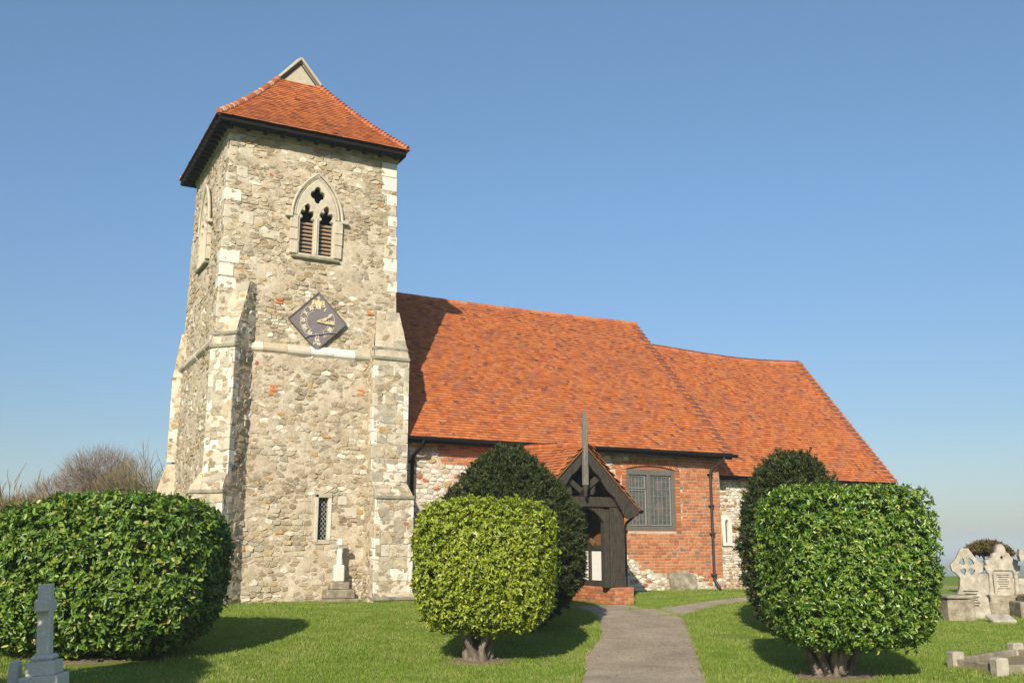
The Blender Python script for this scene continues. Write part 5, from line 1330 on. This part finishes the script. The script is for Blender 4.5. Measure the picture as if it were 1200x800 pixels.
def twigcloud(px,dep,zc_,rx,rz,n,mt,label_parent,seed):
    g_ = np.random.default_rng(seed); x,y = at(px,dep); u_ = g_.normal(size=(n,3)); u_ /= np.linalg.norm(u_,axis=1,keepdims=True); rr_ = (g_.random(n)**.45)[:,None]; u2 = u_*rr_
    k_ = (fbm(u2[:,0]*3+seed+9,u2[:,2]*3+u2[:,1]+20,3) > .36); u2 = u2[k_]; u_ = u_[k_]; n = len(u2)
    P_ = u2*np.array([rx,rx,rz])+np.array([x,y,zc_]); t_ = u_*1.0+g_.normal(0,.45,(n,3))+np.array([0,0,.5]); t_ /= np.linalg.norm(t_,axis=1,keepdims=True); b_ = np.cross(t_,g_.normal(size=(n,3))); b_ /= np.linalg.norm(b_,axis=1,keepdims=True)
    L = (.35+.5*g_.random(n))[:,None]; V = np.stack([P_-b_*.010,P_+b_*.010,P_+t_*L],1); me = np_mesh('twigs',V.reshape(-1,3),np.arange(3*n).reshape(-1,3)); me.materials.append(M[mt]); return link_mesh('twigs',me,label_parent)
def far(px,dep): x,y = at(px,dep); return (x,y,float(gz(x,y)))
tt = bare_tree(far(118,52),7.0,1.0,21,'twig','round crowned bare brown tree behind the left laurel',trunks=3,levels=5,nb=(5,6))
twigcloud(116,52,3.9,2.45,2.3,12000,'twig',tt,3)
tt = bare_tree(far(155,50),5.8,1.0,22,'twigolive','smaller olive tinged bare tree right of the round crowned one',trunks=3,levels=5,nb=(4,5))
twigcloud(150,50,3.4,1.9,1.9,5000,'twigolive',tt,4)
tt = bare_tree(far(66,53),5.6,1.0,28,'twig','bushy bare tree left of the round crowned one',trunks=3,levels=5,nb=(4,5))
twigcloud(62,53,3.0,1.9,1.7,4500,'twig',tt,5)
bare_tree(far(12,50),8.6,.5,23,'twig','thin upright bare sapling at the left edge of the photo',levels=3,nb=(3,4),tr=.09,rmin=.022)
bare_tree(far(52,48),9.2,.45,24,'twig','tall thin bare sapling with two long stems left of the round tree',trunks=2,levels=3,nb=(2,3),tr=.09,rmin=.022)
bare_tree(far(28,47),7.2,.5,27,'twig','slender bare sapling between the left edge and the two stemmed one',levels=3,nb=(3,4),tr=.08,rmin=.02)
bare_tree(far(186,46),8.2,.5,25,'twig','thin bare sapling close beside the tower buttress',levels=3,nb=(3,4),tr=.08,trunks=2,rmin=.018)
# scrub hedge
g = np.random.default_rng(5)
def scrub(p0,p1,h,d,n,mt,name,label,cat,tw=.02,tl=.5):
    a = np.array(at(*p0)); b = np.array(at(*p1)); s = g.random(n); c0 = a+(b-a)*s[:,None]+g.normal(0,d*.5,(n,2)); z0 = gz(c0[:,0],c0[:,1])
    hh = h*(.75+.5*fbm(s*9+3,s*0+2,3)); z = z0+hh*g.random(n)**.7*(1-.25*np.abs(2*s-1)**4)
    P_ = np.stack([c0[:,0],c0[:,1],z],1); t_ = g.normal(size=(n,3)); t_[:,2] = np.abs(t_[:,2])+.4; t_ /= np.linalg.norm(t_,axis=1,keepdims=True)
    bdir = np.cross(t_,g.normal(size=(n,3))); bdir /= np.linalg.norm(bdir,axis=1,keepdims=True); L = tl*(.4+g.random(n))[:,None]
    V = np.stack([P_-bdir*tw,P_+bdir*tw,P_+t_*L],1); me = np_mesh(name,V.reshape(-1,3),np.arange(3*n).reshape(-1,3)); me.materials.append(M[mt])
    x,y = (a+b)/2; o = link_mesh(name,me,None,loc=(x,y,float(gz(x,y)))); tag(o,label,cat); return o
scrub((-60,44),(100,50),3.6,1.6,26000,'twigolive','hedge','tan and brown winter scrub hedge low behind the left laurel','hedge')
scrub((90,50),(240,52),3.0,1.6,20000,'twig','hedge','brown winter scrub under the round crowned bare tree','hedge')
# brown thorn crown behind monument
x,y = at(1158,27.5); z = float(gz(x,y)); t = thing('thorn_bush','brown flat topped thorn bush behind the pillared monument','bush',(x,y,z))
n = 11000; u_ = g.normal(size=(n,3)); u_ /= np.linalg.norm(u_,axis=1,keepdims=True); u_ *= (g.random(n)**.4)[:,None]
u_ = u_[fbm(u_[:,0]*4+30,u_[:,2]*4+u_[:,1]*3+30,3) > .44]; n = len(u_); P_ = u_*np.array([.66,.6,.21]); P_[:,2] -= .18*np.abs(P_[:,0])*np.where(P_[:,0] > 0,1.,.6)*(1); P_ = np.stack([P_[:,0]*RT[0]+P_[:,1]*FW[0],P_[:,0]*RT[1]+P_[:,1]*FW[1],P_[:,2]],1)+np.array([x,y,1.22])
t_ = g.normal(size=(n,3)); t_ /= np.linalg.norm(t_,axis=1,keepdims=True); b_ = np.cross(t_,g.normal(size=(n,3))); b_ /= np.linalg.norm(b_,axis=1,keepdims=True)
V = np.stack([P_-b_*.018,P_+b_*.018,P_+t_*.10],1); me = np_mesh('crown',V.reshape(-1,3),np.arange(3*n).reshape(-1,3)); me.materials.append(M['thorn']); link_mesh('crown',me,t)
mb = MB(); mb.tube([(x,y,z-.1),(x+.05,y,z+.7),(x,y,1.35)],[.06,.04,.02],6); mb.tube([(x+.05,y,z+.7),(x+.2,y-.2,1.2)],[.03,.02],5); mb.tube([(x+.05,y,z+.7),(x-.2,y+.2,1.2)],[.03,.02],5); mb.build('trunk', M['bark'], t, True)
# distant woods
mb = MB(); g2 = random.Random(4)
V = []; 
n = 26000; ang = YAW+radians(36)*(g.random(n)*2-1); band = g.choice([520,700,900,1150,1500],n); seg = fbm(ang*18+band*.01, band*.013, 3)
k_ = seg > .46; ang,band = ang[k_],band[k_]; n = len(ang); rr_ = band+g.normal(0,12,n); x = rr_*np.sin(ang); y = rr_*np.cos(ang); z = gz(x,y)+g.random(n)*9*(.4+fbm(ang*60,band*.1,2))
t_ = g.normal(size=(n,3)); t_ /= np.linalg.norm(t_,axis=1,keepdims=True); b_ = np.cross(t_,g.normal(size=(n,3))); b_ /= np.linalg.norm(b_,axis=1,keepdims=True); P_ = np.stack([x,y,z],1); s_ = 3.
V = np.stack([P_-b_*s_,P_+b_*s_,P_+t_*s_*1.6],1); me = np_mesh('distant_woods',V.reshape(-1,3),np.arange(3*n).reshape(-1,3)); me.materials.append(M['yew'])
tag(link_mesh('distant_woods',me),'far hedgerows and woods fading into the haze','woods',kind='stuff')
# ------------------------------------------------------------------ haze
mb = MB(); mb.box(-7500,7500,-2500,7500,-28,18)
m = bpy.data.materials.new('haze'); m.use_nodes = True; ns = m.node_tree.nodes; ns.clear()
vo = ns.new('ShaderNodeVolumePrincipled'); vo.inputs['Color'].default_value = (.80,.90,.93,1); vo.inputs['Density'].default_value = .0009; vo.inputs['Anisotropy'].default_value = 0
oo = ns.new('ShaderNodeOutputMaterial'); m.node_tree.links.new(vo.outputs[0], oo.inputs['Volume'])
tag(mb.build('haze', m), 'blue grey haze over the lowland', kind='stuff')
